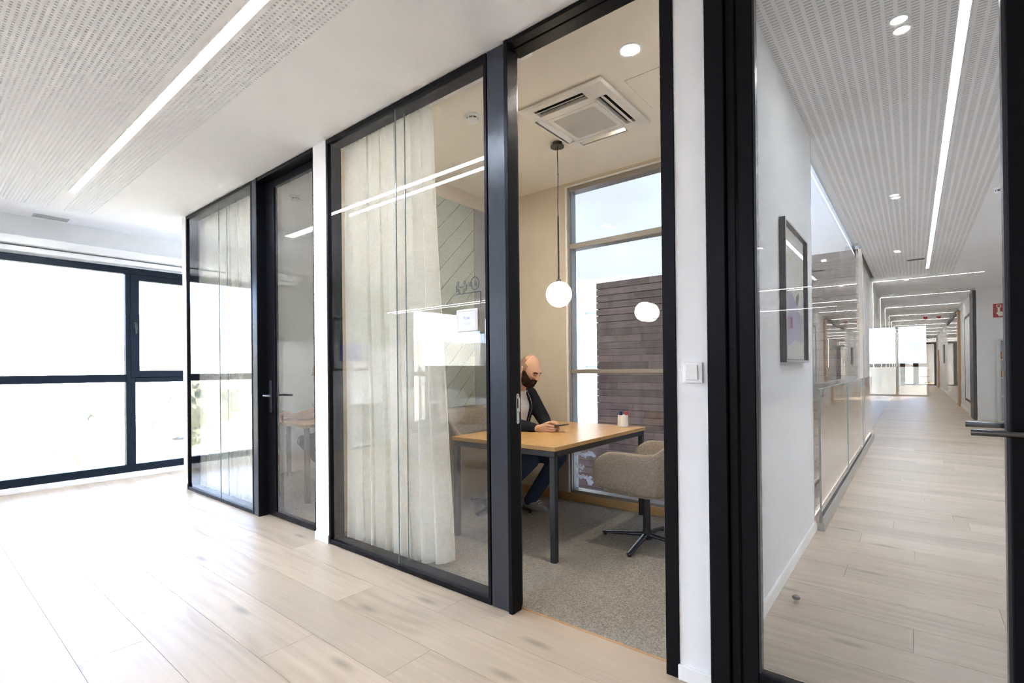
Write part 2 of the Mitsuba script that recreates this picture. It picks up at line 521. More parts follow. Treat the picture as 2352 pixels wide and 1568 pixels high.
# west facade wall (solid part seen in the glass) and rear walls
ww = struct("wall_west", "white west wall beside the large window", cat(bx(XW - 0.2, XW, 0.6, 5.6, 2.53, 3.2), bx(XW - 0.2, XW, 0.6, 5.6, -0.3, 0.02), bx(XW - 0.2, XW, -2.1, 0.6, -0.3, 3.2), bx(XW - 0.2, XW, -6.2, -2.1, 2.53, 3.2), bx(XW - 0.2, XW, -6.2, -2.1, -0.3, 0.02),
            bx(XW - 0.2, XW, -22, -6.2, -0.3, 3.2), bx(XW - 0.2, XW, 5.6, 6.2, -0.3, 3.2), bx(XW, -6.1, 6, 6.2, 0, 3.2)), "mat_white_wall")
for c in diagonal_boards(-2.1, 0.55, 1.72, 2.75, 0.2):
    part(ww, "panel", flat_yz(c, XW, 0.02), "mat_acoustic")
part(ww, "baseboard", cbx(XW, XW + 0.014, -2.1, 5.6, 0.0, 0.066, 0.002), "mat_white_trim")
part(ww, "blind_box", cat(cbx(XW, XW + 0.10, 0.3, 5.6, 2.545, 2.60, 0.004), cbx(XW, XW + 0.16, 0.3, 5.6, 2.615, 2.70, 0.004)), "mat_white_trim", label="white blind box along the window head")
struct("wall_south", "far rear wall of the open office", cat(bx(-7.4, -1.55, -22.2, -22, 0, 3.2), bx(-1.55, 0.5, -22.2, -22, 2.9, 3.2), bx(0.5, 6, -22.2, -22, 0, 3.2)), "mat_white_wall")
struct("wall_east", "long white wall on the east side of the office", bx(6, 6.2, -22.2, 56, -0.3, 3.2), "mat_white_wall")
struct("wall_lobby", "white wall right of the glass door", bx(0.42, 6, D, 2.1, 0, ZC), "mat_white_wall")

# ------------------------------------------------------------------ glazing helpers


def framed(name, label, x0, x1, joints, y=D, depth=0.115, zt=ZC, r=0.022, panes=True):
    w = struct(name, label)
    part(w, "rail", cbx(x0, x1, y, y + depth, 0.0, 0.034, 0.003), "mat_black_frame")
    part(w, "rail", cbx(x0, x1, y, y + depth, zt - 0.034, zt, 0.003), "mat_black_frame")
    part(w, "stile", cbx(x0, x0 + r, y, y + depth, 0.034, zt - 0.034, 0.003), "mat_black_frame")
    part(w, "stile", cbx(x1 - r, x1, y, y + depth, 0.034, zt - 0.034, 0.003), "mat_black_frame")
    xs = [x0 + r] + list(joints) + [x1 - r]
    for yy in (y + 0.016, y + 0.09):
        for a, b in zip(xs, xs[1:]):
            v = np.array([[a, yy, 0.03], [b, yy, 0.03], [b, yy, zt - 0.03], [a, yy, zt - 0.03]], float)
            part(w, "pane", trimesh.Trimesh(v, [[0, 1, 2], [0, 2, 3]], process=False), "mat_glass")
        for j in joints:
            part(w, "joint", bx(j - 0.0014, j + 0.0014, yy - 0.004, yy + 0.004, 0.034, zt - 0.034), "mat_glass_edge")
    return w


def post(holder, x0, x1, y0=D, y1=2.1, zt=ZC):
    """A flat black cover post with a shadow groove along each edge."""
    part(holder, "post", cbx(x0 + 0.004, x1 - 0.004, y0 + 0.002, y1, 0, zt, 0.003), "mat_black_post")


framed("window_1", "black framed glass partition of the closed office with a pale curtain behind", -6.1, -4.535, [-5.27])
post("window_1", -4.535, -4.44)
framed("window_2", "large black framed glass partition of the meeting room, half covered by the linen curtain", -3.325, -1.757, [-2.54])
post("window_2", -1.757, -1.627)

# door 1: closed glazed door of the closed office


def lever(holder, x, y, z, dirx, out):
    """Handle with a long plate: spindle at x, lever towards dirx, standing out towards -y (out=-1) or +y (out=1)."""
    h = part(holder, "handle", cbx(x - 0.019, x + 0.019, min(y, y + out * 0.01), max(y, y + out * 0.01), z - 0.15, z + 0.13, 0.003), "mat_black_satin")
    pts = [(x, y, z), (x, y + out * 0.05, z)]
    for k in range(5):
        a = k / 4 * math.pi / 2
        pts.append((x + dirx * 0.018 * (1 - math.cos(a)), y + out * (0.055 + 0.018 * math.sin(a)), z))
    pts.append((x + dirx * 0.14, y + out * 0.073, z))
    part(h, "lever", tube(pts, 0.0095, 12), "mat_dark_chrome", True)
    return h


d1 = struct("door_1", "closed black framed glass door with a lever handle")
part(d1, "jamb", cbx(-4.44, -4.425, D - 0.004, 2.11, 0, ZC, 0.002), "mat_black_frame")
part(d1, "jamb", cbx(-3.515, -3.5, D + 0.03, 2.11, 0, ZC, 0.002), "mat_black_frame")
part(d1, "head", cbx(-4.425, -3.5, D, 2.11, ZC - 0.03, ZC, 0.002), "mat_black_frame")
lf = part(d1, "leaf", cat(cbx(-4.424, -4.285, 2.062, 2.10, 0.006, 2.905), cbx(-3.65, -3.516, 2.062, 2.10, 0.006, 2.905), cbx(-4.285, -3.65, 2.062, 2.10, 0.006, 0.052), cbx(-4.285, -3.65, 2.062, 2.10, 2.845, 2.905)), "mat_black_frame")
for yy in (2.066, 2.094):
    v = np.array([[-4.29, yy, 0.045], [-3.645, yy, 0.045], [-3.645, yy, 2.85], [-4.29, yy, 2.85]])
    part(lf, "pane", trimesh.Trimesh(v, [[0, 1, 2], [0, 2, 3]], process=False), "mat_glass")
lever(d1, -4.35, 2.062, 1.05, 1, -1)
lever(d1, -4.35, 2.10, 1.05, 1, 1)

# door 2: open doorway
d2 = struct("door_2", "open doorway of the meeting room with black frame and steel strike plate")
part(d2, "jamb", cat(cbx(-1.627, -1.602, D - 0.012, 2.05, 0, ZC, 0.002), cbx(-1.64, -1.618, 2.052, 2.076, 0, ZC, 0.002)), "mat_black_frame")
part(d2, "jamb", cat(cbx(-0.80, -0.745, D - 0.006, 2.11, 0, ZC, 0.002)), "mat_black_frame")
part(d2, "head", cat(cbx(-1.627, -0.745, D - 0.008, 2.03, 2.918, ZC, 0.002), cbx(-1.627, -0.745, 2.032, 2.11, 2.912, ZC + 0.1, 0.002)), "mat_black_frame")
plate = flat_yz(LineString([(2.032, 0.98), (2.032, 1.115)]).buffer(0.011).union(sbox(2.034, 1.03, 2.05, 1.105)).difference(sbox(2.027, 1.05, 2.036, 1.10)).difference(Point(2.032, 1.115).buffer(0.003)).difference(Point(2.032, 1.03).buffer(0.003)).difference(Point(2.032, 0.985).buffer(0.003)), -1.602, 0.002)
part(d2, "strike_plate", plate, "mat_steel", label="brushed steel strike plate")
part(d2, "threshold", bx(-1.6, -0.8, 2.058, 2.07, -0.01, 0.003), "mat_oak_trim")

# door 3: glass door on the right
d3 = struct("door_3", "black framed glass door to the corridor with a dark lever handle")
part(d3, "jamb", cat(cbx(-0.615, -0.545, D - 0.03, 2.11, 0, ZC, 0.003), cbx(-0.543, -0.512, D - 0.01, 2.11, 0, ZC, 0.003)), "mat_black_frame")
part(d3, "jamb", cat(cbx(0.298, 0.325, D - 0.01, 2.11, 0, ZC, 0.003), cbx(0.327, 0.42, D - 0.03, 2.11, 0, ZC, 0.003)), "mat_black_frame")
part(d3, "head", cbx(-0.512, 0.298, D - 0.01, 2.11, ZC - 0.03, ZC + 0.08, 0.003), "mat_black_frame")
lf = part(d3, "leaf", cat(cbx(-0.508, -0.452, D, D + 0.05, 0.008, 2.9), cbx(0.212, 0.294, D, D + 0.05, 0.008, 2.9), cbx(-0.452, 0.212, D, D + 0.05, 0.008, 0.125), cbx(-0.452, 0.212, D, D + 0.05, 2.83, 2.9)), "mat_black_frame")
part(lf, "bead", cat(cbx(-0.453, -0.444, D + 0.006, D + 0.044, 0.125, 2.83, 0.001), cbx(0.204, 0.213, D + 0.006, D + 0.044, 0.125, 2.83, 0.001)), "mat_black_satin")
for yy in (D + 0.012, D + 0.038):
    v = np.array([[-0.446, yy, 0.12], [0.206, yy, 0.12], [0.206, yy, 2.835], [-0.446, yy, 2.835]])
    part(lf, "pane", trimesh.Trimesh(v, [[0, 1, 2], [0, 2, 3]], process=False), "mat_glass")
lever(d3, 0.265, D, 1.06, -1, -1)
lever(d3, 0.265, D + 0.05, 1.066, -1, 1)

# ------------------------------------------------------------------ west window


def pane_yz(y0, y1, z0, z1, x):
    v = np.array([[x, y0, z0], [x, y1, z0], [x, y1, z1], [x, y0, z1]], float)
    return trimesh.Trimesh(v, [[0, 1, 2], [0, 2, 3]], process=False)


def pane_xz(x0, x1, z0, z1, y):
    v = np.array([[x0, y, z0], [x1, y, z0], [x1, y, z1], [x0, y, z1]], float)
    return trimesh.Trimesh(v, [[0, 1, 2], [0, 2, 3]], process=False)


w3 = struct("window_3", "large black framed west window with an opening sash")
a, b = XW - 0.07, XW + 0.012
part(w3, "rail", cbx(a, b, 0.6, 5.6, 0.066, 0.155, 0.004), "mat_black_window")
part(w3, "rail", cbx(a, b, 0.6, 5.6, 2.452, 2.53, 0.004), "mat_black_window")
part(w3, "transom", cbx(a, b, 0.68, 1.752, 1.152, 1.24, 0.004), "mat_black_window")
part(w3, "transom", cbx(a, b, 1.845, 5.5, 1.146, 1.205, 0.004), "mat_black_window")
part(w3, "mullion", cbx(a, b, 1.752, 1.845, 0.155, 2.452, 0.004), "mat_black_window")
part(w3, "mullion", cbx(a, b, 3.55, 3.65, 0.155, 2.452, 0.004), "mat_black_window")
part(w3, "stile", cbx(a, b, 0.6, 0.68, 0.155, 2.452, 0.004), "mat_black_window")
part(w3, "stile", cbx(a, b, 5.5, 5.6, 0.155, 2.452, 0.004), "mat_black_window")
for y0, y1, z0, z1 in ((0.68, 1.752, 0.155, 1.152), (0.68, 1.752, 1.24, 2.452), (1.845, 3.55, 0.155, 1.146), (3.65, 5.5, 0.155, 1.146), (3.65, 5.5, 1.205, 2.452)):
    part(w3, "pane", pane_yz(y0, y1, z0, z1, XW - 0.03), "mat_facade_glass")
sx0, sx1 = XW - 0.05, XW + 0.026
ss = part(w3, "sash", cat(cbx(sx0, sx1, 1.80, 1.885, 1.205, 2.452), cbx(sx0, sx1, 3.465, 3.55, 1.205, 2.452), cbx(sx0, sx1, 1.885, 3.465, 1.205, 1.285), cbx(sx0, sx1, 1.885, 3.465, 2.385, 2.452)), "mat_black_window")
part(ss, "pane", pane_yz(1.88, 3.47, 1.28, 2.39, XW - 0.02), "mat_facade_glass")
hd = rounded(sx1, sx1 + 0.012, 1.825, 1.857, 1.80, 1.875, 0.005)
hl = tube([(sx1 + 0.01, 1.841, 1.845), (sx1 + 0.045, 1.841, 1.845), (sx1 + 0.052, 1.841, 1.83), (sx1 + 0.05, 1.841, 1.73)], [0.009, 0.009, 0.01, 0.008], 10)
part(ss, "handle", cat(hd, hl), "mat_black_satin", 40)

w4 = struct("window_4", "black framed rear west window seen in the glass reflections")
for z0, z1 in ((0.066, 0.155), (1.15, 1.24), (2.40, 2.53)):
    part(w4, "rail", cbx(a, b, -6.2, -2.1, z0, z1, 0.004), "mat_black_window")
for y0 in (-6.2, -4.2, -2.18):
    part(w4, "mullion", cbx(a, b, y0, y0 + 0.08, 0.155, 2.40, 0.004), "mat_black_window")
for y0, y1 in ((-6.12, -4.2), (-4.12, -2.18)):
    for z0, z1 in ((0.155, 1.15), (1.24, 2.40)):
        part(w4, "pane", pane_yz(y0, y1, z0, z1, XW - 0.03), "mat_facade_glass")
w5 = struct("window_5", "wide south windows at the far rear of the office")
for z0, z1 in ((0.0, 0.06), (1.2, 1.34), (2.85, 2.9)):
    part(w5, "rail", cbx(-1.55, 0.5, -22.1, -22, z0, z1, 0.004), "mat_taupe_frame")
for k in range(3):
    x0 = -1.55 + k * 0.98
    part(w5, "mullion", cbx(x0, x0 + 0.09, -22.1, -22, 0.06, 2.85, 0.004), "mat_taupe_frame")
    if k < 2:
        for z0, z1 in ((0.06, 1.2), (1.34, 2.85)):
            part(w5, "pane", pane_xz(x0 + 0.09, x0 + 0.98, z0, z1, -22.05), "mat_facade_glass")

# ------------------------------------------------------------------ meeting room window onto the courtyard
w6 = struct("window_6", "tall taupe framed meeting room window onto the courtyard")
fa, fb = YB + 0.005, YB + 0.12
part(w6, "stile", cbx(WX0 + 0.004, WX0 + 0.02, fa, fa + 0.03, 0.066, 2.985), "mat_taupe_frame")
part(w6, "reveal", cbx(WX0 + 0.004, WX0 + 0.026, fa + 0.031, fb, 0.066, 2.985), "mat_window_reveal")
part(w6, "stile", cbx(-0.79, -0.742, fa, fb, 0.066, 2.985), "mat_taupe_frame")
for z0, z1 in ((0.066, 0.10), (1.208, 1.246), (2.395, 2.444), (2.945, 2.985)):
    part(w6, "rail", cbx(WX0 + 0.024, -0.79, fa, fb, z0, z1), "mat_taupe_frame")
for z0, z1 in ((0.10, 1.208), (1.246, 2.395), (2.444, 2.945)):
    for yy in (YB + 0.022, YB + 0.088):
        part(w6, "pane", pane_xz(WX0 + 0.024, -0.79, z0, z1, yy), "mat_solar_glass")

# corridor glazing and balustrade
w7 = struct("window_7", "full height corridor glazing beside the courtyard")
part(w7, "stile", cbx(-0.68, -0.60, 4.402, 4.43, 0, ZK), "mat_steel")
for y0, y1 in ((4.43, 7.0), (7.0, 9.58)):
    part(w7, "pane", pane_yz(y0, y1, 0.0, ZK, -0.655), "mat_solar_glass")
bl = thing("glass_balustrade", "low frameless glass balustrade in a steel floor channel along the corridor", "balustrade")
part(bl, "channel", cat(cbx(-0.585, -0.571, 4.42, 10.6, 0.0, 0.105, 0.002), cbx(-0.549, -0.535, 4.42, 10.6, 0.0, 0.105, 0.002), bx(-0.571, -0.549, 4.42, 10.6, 0, 0.06)), "mat_steel", label="brushed metal floor channel")
for k in range(3):
    y0 = 4.425 + k * 2.06
    part(bl, "pane", pane_yz(y0, y0 + 2.05, 0.06, 1.08, -0.56), "mat_glass")
    part(bl, "pane_edge", cat(bx(-0.566, -0.554, y0, y0 + 2.05, 1.074, 1.08), bx(-0.566, -0.554, y0 - 0.003, y0 + 0.003, 0.105, 1.08)), "mat_glass_edge")
wc = struct("wall_corridor_left", "white corridor wall beyond the courtyard", bx(-0.85, -0.66, 9.75, 55, 0, 3.2), "mat_white_wall")
struct("wall_corridor_right", "white corridor wall with dark framed openings", cat(bx(1.13, 1.3, 15.4, 16.25, 2.9, 3.2), bx(1.12, 1.3, 16.25, 41.2, 0, 3.2)), "mat_white_wall")
part("wall_corridor_right", "baseboard", cbx(1.108, 1.12, 16.25, 41, 0, 0.07, 0.002), "mat_white_trim")
struct("wall_corridor_front", "white wall end facing the corridor, carrying the red fire sign", bx(1.12, 6, 15.4, 15.6, 0, 3.2), "mat_white_wall")
d5 = struct("door_5", "tall black frame at the start of the right corridor wall")
part(d5, "jamb", cbx(1.06, 1.12, 15.42, 16.2, 0, 2.95), "mat_black_window")
w8 = struct("window_8", "narrow dark framed window in the right corridor wall")
part(w8, "frame", cat(cbx(1.095, 1.12, 16.7, 16.82, 0.3, 2.55), cbx(1.095, 1.12, 18.3, 18.4, 0.3, 2.55), cbx(1.095, 1.12, 16.7, 18.4, 2.48, 2.55), cbx(1.095, 1.12, 16.7, 18.4, 0.3, 0.36)), "mat_black_window")
part(w8, "pane", pane_yz(16.8, 18.3, 0.36, 2.48, 1.1), "mat_building_glass")
w9 = struct("window_9", "glazed corridor screen with a pale timber post")
part(w9, "post", cbx(1.06, 1.16, 20.3, 20.7, 0, 2.9), "mat_oak_trim")
part(w9, "pane", pane_yz(20.7, 27, 0.02, 2.9, 1.09), "mat_glass")
part(w9, "rail", cbx(1.06, 1.118, 20.7, 27, 2.86, 2.95), "mat_black_window")
d6 = struct("door_6", "black framed glass doors at the far end of the corridor")
for x0, x1 in ((-0.66, -0.42), (-0.02, 0.25), (1.02, 1.12)):
    part(d6, "post", cbx(x0, x1, 41, 41.1, 0, 2.6), "mat_black_frame")
part(d6, "head", cbx(-0.66, 1.12, 41, 41.1, 2.6, 2.7), "mat_black_frame")
part(d6, "sill", cbx(-0.66, 1.12, 41, 41.1, 0.0, 0.05), "mat_black_frame")
for x0, x1 in ((-0.42, -0.02), (0.25, 1.02)):
    part(d6, "pane", pane_xz(x0, x1, 0.05, 2.6, 41.05), "mat_glass")
struct("wall_far_end", "pale wall closing the far end of the corridor", bx(-0.9, 6, 50, 50.2, 0, 3.2), "mat_white_wall")

# ------------------------------------------------------------------ lamps


def light_strip(label, x0, x1, y0, y1, z, L, group=None, colour=(0.86, 0.985, 1.19), along_y=False):
    k = thing("ceiling_light", label, "light strip", group)
    w = 0.006
    part(k, "frame", cat(bx(x0 - w, x1 + w, y0 - w, y0, z - 0.004, z + 0.002), bx(x0 - w, x1 + w, y1, y1 + w, z - 0.004, z + 0.002), bx(x0 - w, x0, y0, y1, z - 0.004, z + 0.002), bx(x1, x1 + w, y0, y1, z - 0.004, z + 0.002)), "mat_lamp_shell")
    prof = [(y0, z - 0.0005), (y0 + 0.003, z - 0.004), (y0 + 0.012, z - 0.006), (y1 - 0.012, z - 0.006), (y1 - 0.003, z - 0.004), (y1, z - 0.0005)] if not along_y else [(x0, z - 0.0005), (x0 + 0.003, z - 0.004), (x0 + 0.012, z - 0.006), (x1 - 0.012, z - 0.006), (x1 - 0.003, z - 0.004), (x1, z - 0.0005)]
    n = len(prof)
    if along_y:
        v = np.array([(p, e, q) for e in (y0, y1) for p, q in prof])
    else:
        v = np.array([(e, p, q) for e in (x0, x1) for p, q in prof])
    f = []
    for i in range(n - 1):
        q = [i, i + 1, n + i + 1, n + i]
        q = q if along_y else q[::-1]
        f += [[q[0], q[1], q[2]], [q[0], q[2], q[3]]]
    m = trimesh.Trimesh(v, np.array(f), process=False)
    if m.face_normals[:, 2].sum() > 0:
        m.invert()
    part(k, "diffuser", m, "mat_lamp_shell", emitter=emit(*(L * c for c in colour)))
    return k


light_strip("long recessed white light strip crossing the perforated ceiling at upper left", -6.06, -1.55, 1.022, 1.076, ZC, 130)
light_strip("recessed light strip on the lobby side of the corridor ceiling", 1.72, 1.775, 3.0, 11.0, ZK, 66, along_y=True)
light_strip("recessed light strip running along the corridor ceiling", 0.192, 0.236, 2.3, 11.69, ZK, 16, along_y=True)
for y in (-3.74, -8.12, -12.6):
    light_strip("recessed rear ceiling light strip behind the camera", -6.06, -1.65, y, y + 0.055, ZC, 235, "rear ceiling light strips")


for k, y in enumerate((43.0, 46.5)):
    v = np.array([[-0.6, y, ZK - 0.004], [4.0, y, ZK - 0.004], [4.0, y + 0.06, ZK - 0.004], [-0.6, y + 0.06, ZK - 0.004]])
    t = thing("ceiling_light", "light strip across the room beyond the far glass doors, " + ("nearer" if k == 0 else "farther") + " one", "light strip")
    part(t, "diffuser", trimesh.Trimesh(v, [[0, 2, 1], [0, 3, 2]], process=False), "mat_lamp_shell", emitter=emit(130, 130, 132))
    part(t, "frame", bx(-0.61, 4.01, y - 0.01, y + 0.07, ZK - 0.003, ZK), "mat_lamp_shell")


def downlight(x, y, z, r, L, label, group=None, colour=(1, 0.93, 0.82)):
    k = thing("downlight", label, "downlight", group)
    part(k, "ring", lathe([(r, 0.0), (r + 0.001, -0.004), (r + 0.012, -0.005), (r + 0.015, -0.001), (r + 0.015, 0.002)], (x, y, z), 36), "mat_white_plastic", True)
    th = np.arange(32) * 2 * np.pi / 32
    v = np.vstack([np.stack([x + r * np.cos(th), y + r * np.sin(th), np.full(32, z - 0.002)], 1), [[x, y, z - 0.002]]])
    f = [[32, (i + 1) % 32, i] for i in range(32)]
    part(k, "lens", trimesh.Trimesh(v, f, process=False), "mat_lamp_shell", emitter=emit(*(L * c for c in colour)))


downlight(-1.215, 2.59, ZR, 0.052, 400, "round recessed downlight in the meeting room ceiling by the air conditioner")
downlight(-2.95, 2.6, ZR, 0.052, 400, "round recessed downlight over the meeting room curtain side")
downlight(-4.9, 3.2, ZR, 0.052, 260, "round recessed downlight in the closed office")
for k, (x, y) in enumerate(((-0.04, 3.20), (-0.135, 6.45), (-0.18, 9.6), (-0.1, 12.9))):
    for s in (0, 1):
        downlight(x + 0.01 * s, y + 0.105 * s, ZK, 0.034, 60, ("nearest", "second", "third", "farthest")[k] + (" pair of small corridor downlights, front spot", " pair of small corridor downlights, rear spot")[s], None, (1, 0.97, 0.92))
ORD = ("nearest", "second", "third", "fourth", "fifth", "sixth", "seventh", "eighth", "farthest")
for k, y in enumerate((12.8, 15.9, 18.8, 21.9, 24.6, 27.6, 30.6, 33.6, 36.6)):
    t = thing("light_portal", f"thin white light line crossing the corridor ceiling, {ORD[k]} one from the glass door", "light strip")
    v = np.array([[-0.64, y, ZK - 0.005], [1.05, y, ZK - 0.005], [1.05, y + 0.05, ZK - 0.005], [-0.64, y + 0.05, ZK - 0.005]])
    part(t, "diffuser", trimesh.Trimesh(v, [[0, 2, 1], [0, 3, 2]], process=False), "mat_lamp_shell", emitter=emit(16, 15.6, 14.8))
    part(t, "housing", cat(bx(-0.66, 1.06, y - 0.008, y + 0.058, ZK - 0.004, ZK), bx(-0.66, -0.645, y - 0.008, y + 0.058, 1.2, ZK)), "mat_lamp_shell")
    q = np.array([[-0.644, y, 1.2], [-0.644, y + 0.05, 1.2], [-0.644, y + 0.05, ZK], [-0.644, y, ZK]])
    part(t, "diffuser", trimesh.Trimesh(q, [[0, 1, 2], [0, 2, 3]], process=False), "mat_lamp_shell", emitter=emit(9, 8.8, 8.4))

# pendant globe
PX, PY, PZ = -2.163, 3.282, 1.838
pd = thing("pendant_lamp", "glowing white globe pendant lamp on a black rod above the table", "pendant lamp")
part(pd, "canopy", lathe([(0, 0), (0.038, 0), (0.036, -0.02), (0.053, -0.028), (0.053, -0.036), (0, -0.036)], (PX, PY, ZR)), "mat_black_plastic", 40)
part(pd, "cable", tube([(PX, PY, ZR - 0.03), (PX + 0.003, PY, 2.75), (PX - 0.002, PY, 2.55), (PX, PY, 2.44)], 0.0035, 8), "mat_black_plastic", True)
part(pd, "rod", cyl((PX, PY, PZ + 0.1), (PX, PY, 2.45), 0.0065, 12), "mat_black_plastic", 40)
part(pd, "collar", cyl((PX, PY, PZ + 0.094), (PX, PY, PZ + 0.115), 0.02, 20), "mat_black_plastic", 40)
gs = trimesh.creation.icosphere(3, 0.101)
gs.apply_translation((PX, PY, PZ))
part(pd, "globe", gs, "mat_lamp_shell", True, emitter=emit(24, 20.5, 15.5), label="opal glass globe, lit")

# ------------------------------------------------------------------ air conditioner, hatch, detectors
ac = thing("air_conditioner", "white square ceiling cassette air conditioner with a slatted grille", "air conditioner")
ax0, ax1, ay0, ay1 = -2.10, -1.452, 2.69, 3.43
bodym = mf(cbx(ax0, ax1, ay0, ay1, ZR - 0.03, ZR, 0.012))
gx0, gx1, gy0, gy1 = -1.965, -1.64, 2.935, 3.27
slots = [(ax0 + 0.055, ax0 + 0.135, gy0 - 0.06, gy1 + 0.06), (ax1 - 0.135, ax1 - 0.055, gy0 - 0.06, gy1 + 0.06), (gx0 - 0.02, gx1 + 0.02, ay0 + 0.07, ay0 + 0.165), (gx0 - 0.02, gx1 + 0.02, ay1 - 0.14, ay1 - 0.055)]
slots = [(-2.075, -2.01, 2.86, 3.30), (-1.585, -1.51, 2.86, 3.30), (-2.0, -1.62, 2.745, 2.83), (-2.0, -1.62, 3.335, 3.40)]
for s in slots:
    bodym -= mf(bx(s[0], s[1], s[2], s[3], ZR - 0.05, ZR - 0.004))
bodym -= mf(bx(gx0, gx1, gy0, gy1, ZR - 0.05, ZR - 0.015))
part(ac, "panel", tm(bodym), "mat_white_shiny")
part(ac, "duct", cat([bx(s[0], s[1], s[2], s[3], ZR - 0.005, ZR - 0.001) for s in slots] + [bx(gx0, gx1, gy0, gy1, ZR - 0.017, ZR - 0.012)]), "mat_louvre_dark", label="dark air slots")
part(ac, "seam", cat(bx(-2.0, -1.6, 2.895, 2.898, ZR - 0.0312, ZR - 0.028), bx(-2.0, -1.6, 3.303, 3.306, ZR - 0.0312, ZR - 0.028), bx(-2.0, -1.997, 2.895, 3.306, ZR - 0.0312, ZR - 0.028), bx(-1.603, -1.6, 2.895, 3.306, ZR - 0.0312, ZR - 0.028)), "mat_grey_plastic")
for s in slots:
    wide = s[1] - s[0] > s[3] - s[2]
    e = 0.24
    q = bx(s[0] + (0.004 if wide else e * (s[1] - s[0])), s[1] - (0.004 if wide else e * (s[1] - s[0])), s[2] + (e * (s[3] - s[2]) if wide else 0.004), s[3] - (e * (s[3] - s[2]) if wide else 0.004), -0.003, 0.003)
    q.apply_translation((0, 0, ZR - 0.022))
    c = np.array([(s[0] + s[1]) / 2, (s[2] + s[3]) / 2, ZR - 0.022])
    sg = (1 if c[1] < 3.05 else -1) if wide else (-1 if c[0] < -1.8 else 1)
    q.apply_transform(trimesh.transformations.rotation_matrix(0.6 * sg, [1, 0, 0] if wide else [0, 1, 0], c))
    part(ac, "flap", q, "mat_white_shiny")
for k in range(29):
    y0 = gy0 + 0.006 + k * 0.0113
    part(ac, "slat", bx(gx0, gx1, y0, y0 + 0.006, ZR - 0.031, ZR - 0.022), "mat_white_shiny")
for fx in (1 / 3, 2 / 3):
    x0 = gx0 + fx * (gx1 - gx0)
    part(ac, "rib", bx(x0 - 0.003, x0 + 0.003, gy0, gy1, ZR - 0.032, ZR - 0.024), "mat_white_shiny")

hp = thing("access_panel", "flush square access hatch in the meeting room ceiling", "access panel")
part(hp, "door", bx(-1.372, -0.99, 2.848, 3.258, ZR - 0.003, ZR + 0.001), "mat_room_ceiling")
part(hp, "seam", cat(bx(-1.375, -0.987, 2.845, 2.848, ZR - 0.0022, ZR), bx(-1.375, -0.987, 3.258, 3.261, ZR - 0.0022, ZR), bx(-1.375, -1.372, 2.845, 3.261, ZR - 0.0022, ZR), bx(-0.99, -0.987, 2.845, 3.261, ZR - 0.0022, ZR)), "mat_grey_plastic")


def detector(x, y, z, label):
    k = thing("smoke_detector", label, "smoke detector")
    part(k, "body", cat(lathe([(0, 0), (0.055, 0), (0.055, -0.012), (0.047, -0.018), (0.04, -0.019)], (x, y, z)), lathe([(0, -0.052), (0.03, -0.05), (0.041, -0.042), (0.044, -0.032), (0.04, -0.031)], (x, y, z))), "mat_white_plastic", 40)
    part(k, "chamber", lathe([(0.0, -0.018), (0.038, -0.018), (0.038, -0.033), (0.0, -0.033)], (x, y, z)), "mat_louvre_dark", 40)
    ribs = [bx(-0.004, 0.004, 0.034, 0.0425, -0.033, -0.017) for _ in range(8)]
    for i, r in enumerate(ribs):
        r.apply_transform(trimesh.transformations.rotation_matrix(i * math.pi / 4, [0, 0, 1]))
        r.apply_translation((x, y, z))
    part(k, "rib", cat(ribs), "mat_white_plastic")


detector(-2.385, 2.55, ZR, "white smoke detector on the meeting room ceiling, seen through the curtained glass")
detector(-4.87, 2.57, ZR, "white smoke detector on the closed office ceiling above the black door")
detector(0.69, 6.9, ZK, "white smoke detector on the corridor ceiling near the door stile")
vt = thing("ceiling_vent", "slim grey ceiling air vent near the west window", "vent")
part(vt, "frame", cat(bx(-7.3, -7.15, 0.93, 0.945, ZC - 0.004, ZC), bx(-7.3, -7.15, 1.2, 1.215, ZC - 0.004, ZC), bx(-7.3, -7.285, 0.93, 1.215, ZC - 0.004, ZC), bx(-7.165, -7.15, 0.93, 1.215, ZC - 0.004, ZC)), "mat_grey_plastic")
for k in range(5):
    part(vt, "slat", bx(-7.285 + k * 0.024, -7.27 + k * 0.024, 0.945, 1.2, ZC - 0.004, ZC - 0.001), "mat_grey_plastic")
vt = thing("ceiling_vent", "dark slot vent at the end of the corridor light strip", "vent")
part(vt, "frame", bx(-0.07, 0.165, 10.5, 10.66, ZK - 0.006, ZK), "mat_grey_plastic")
for k in range(2):
    part(vt, "slot", bx(-0.06, 0.155, 10.53 + k * 0.06, 10.565 + k * 0.06, ZK - 0.008, ZK - 0.005), "mat_louvre_dark")

# ------------------------------------------------------------------ curtains


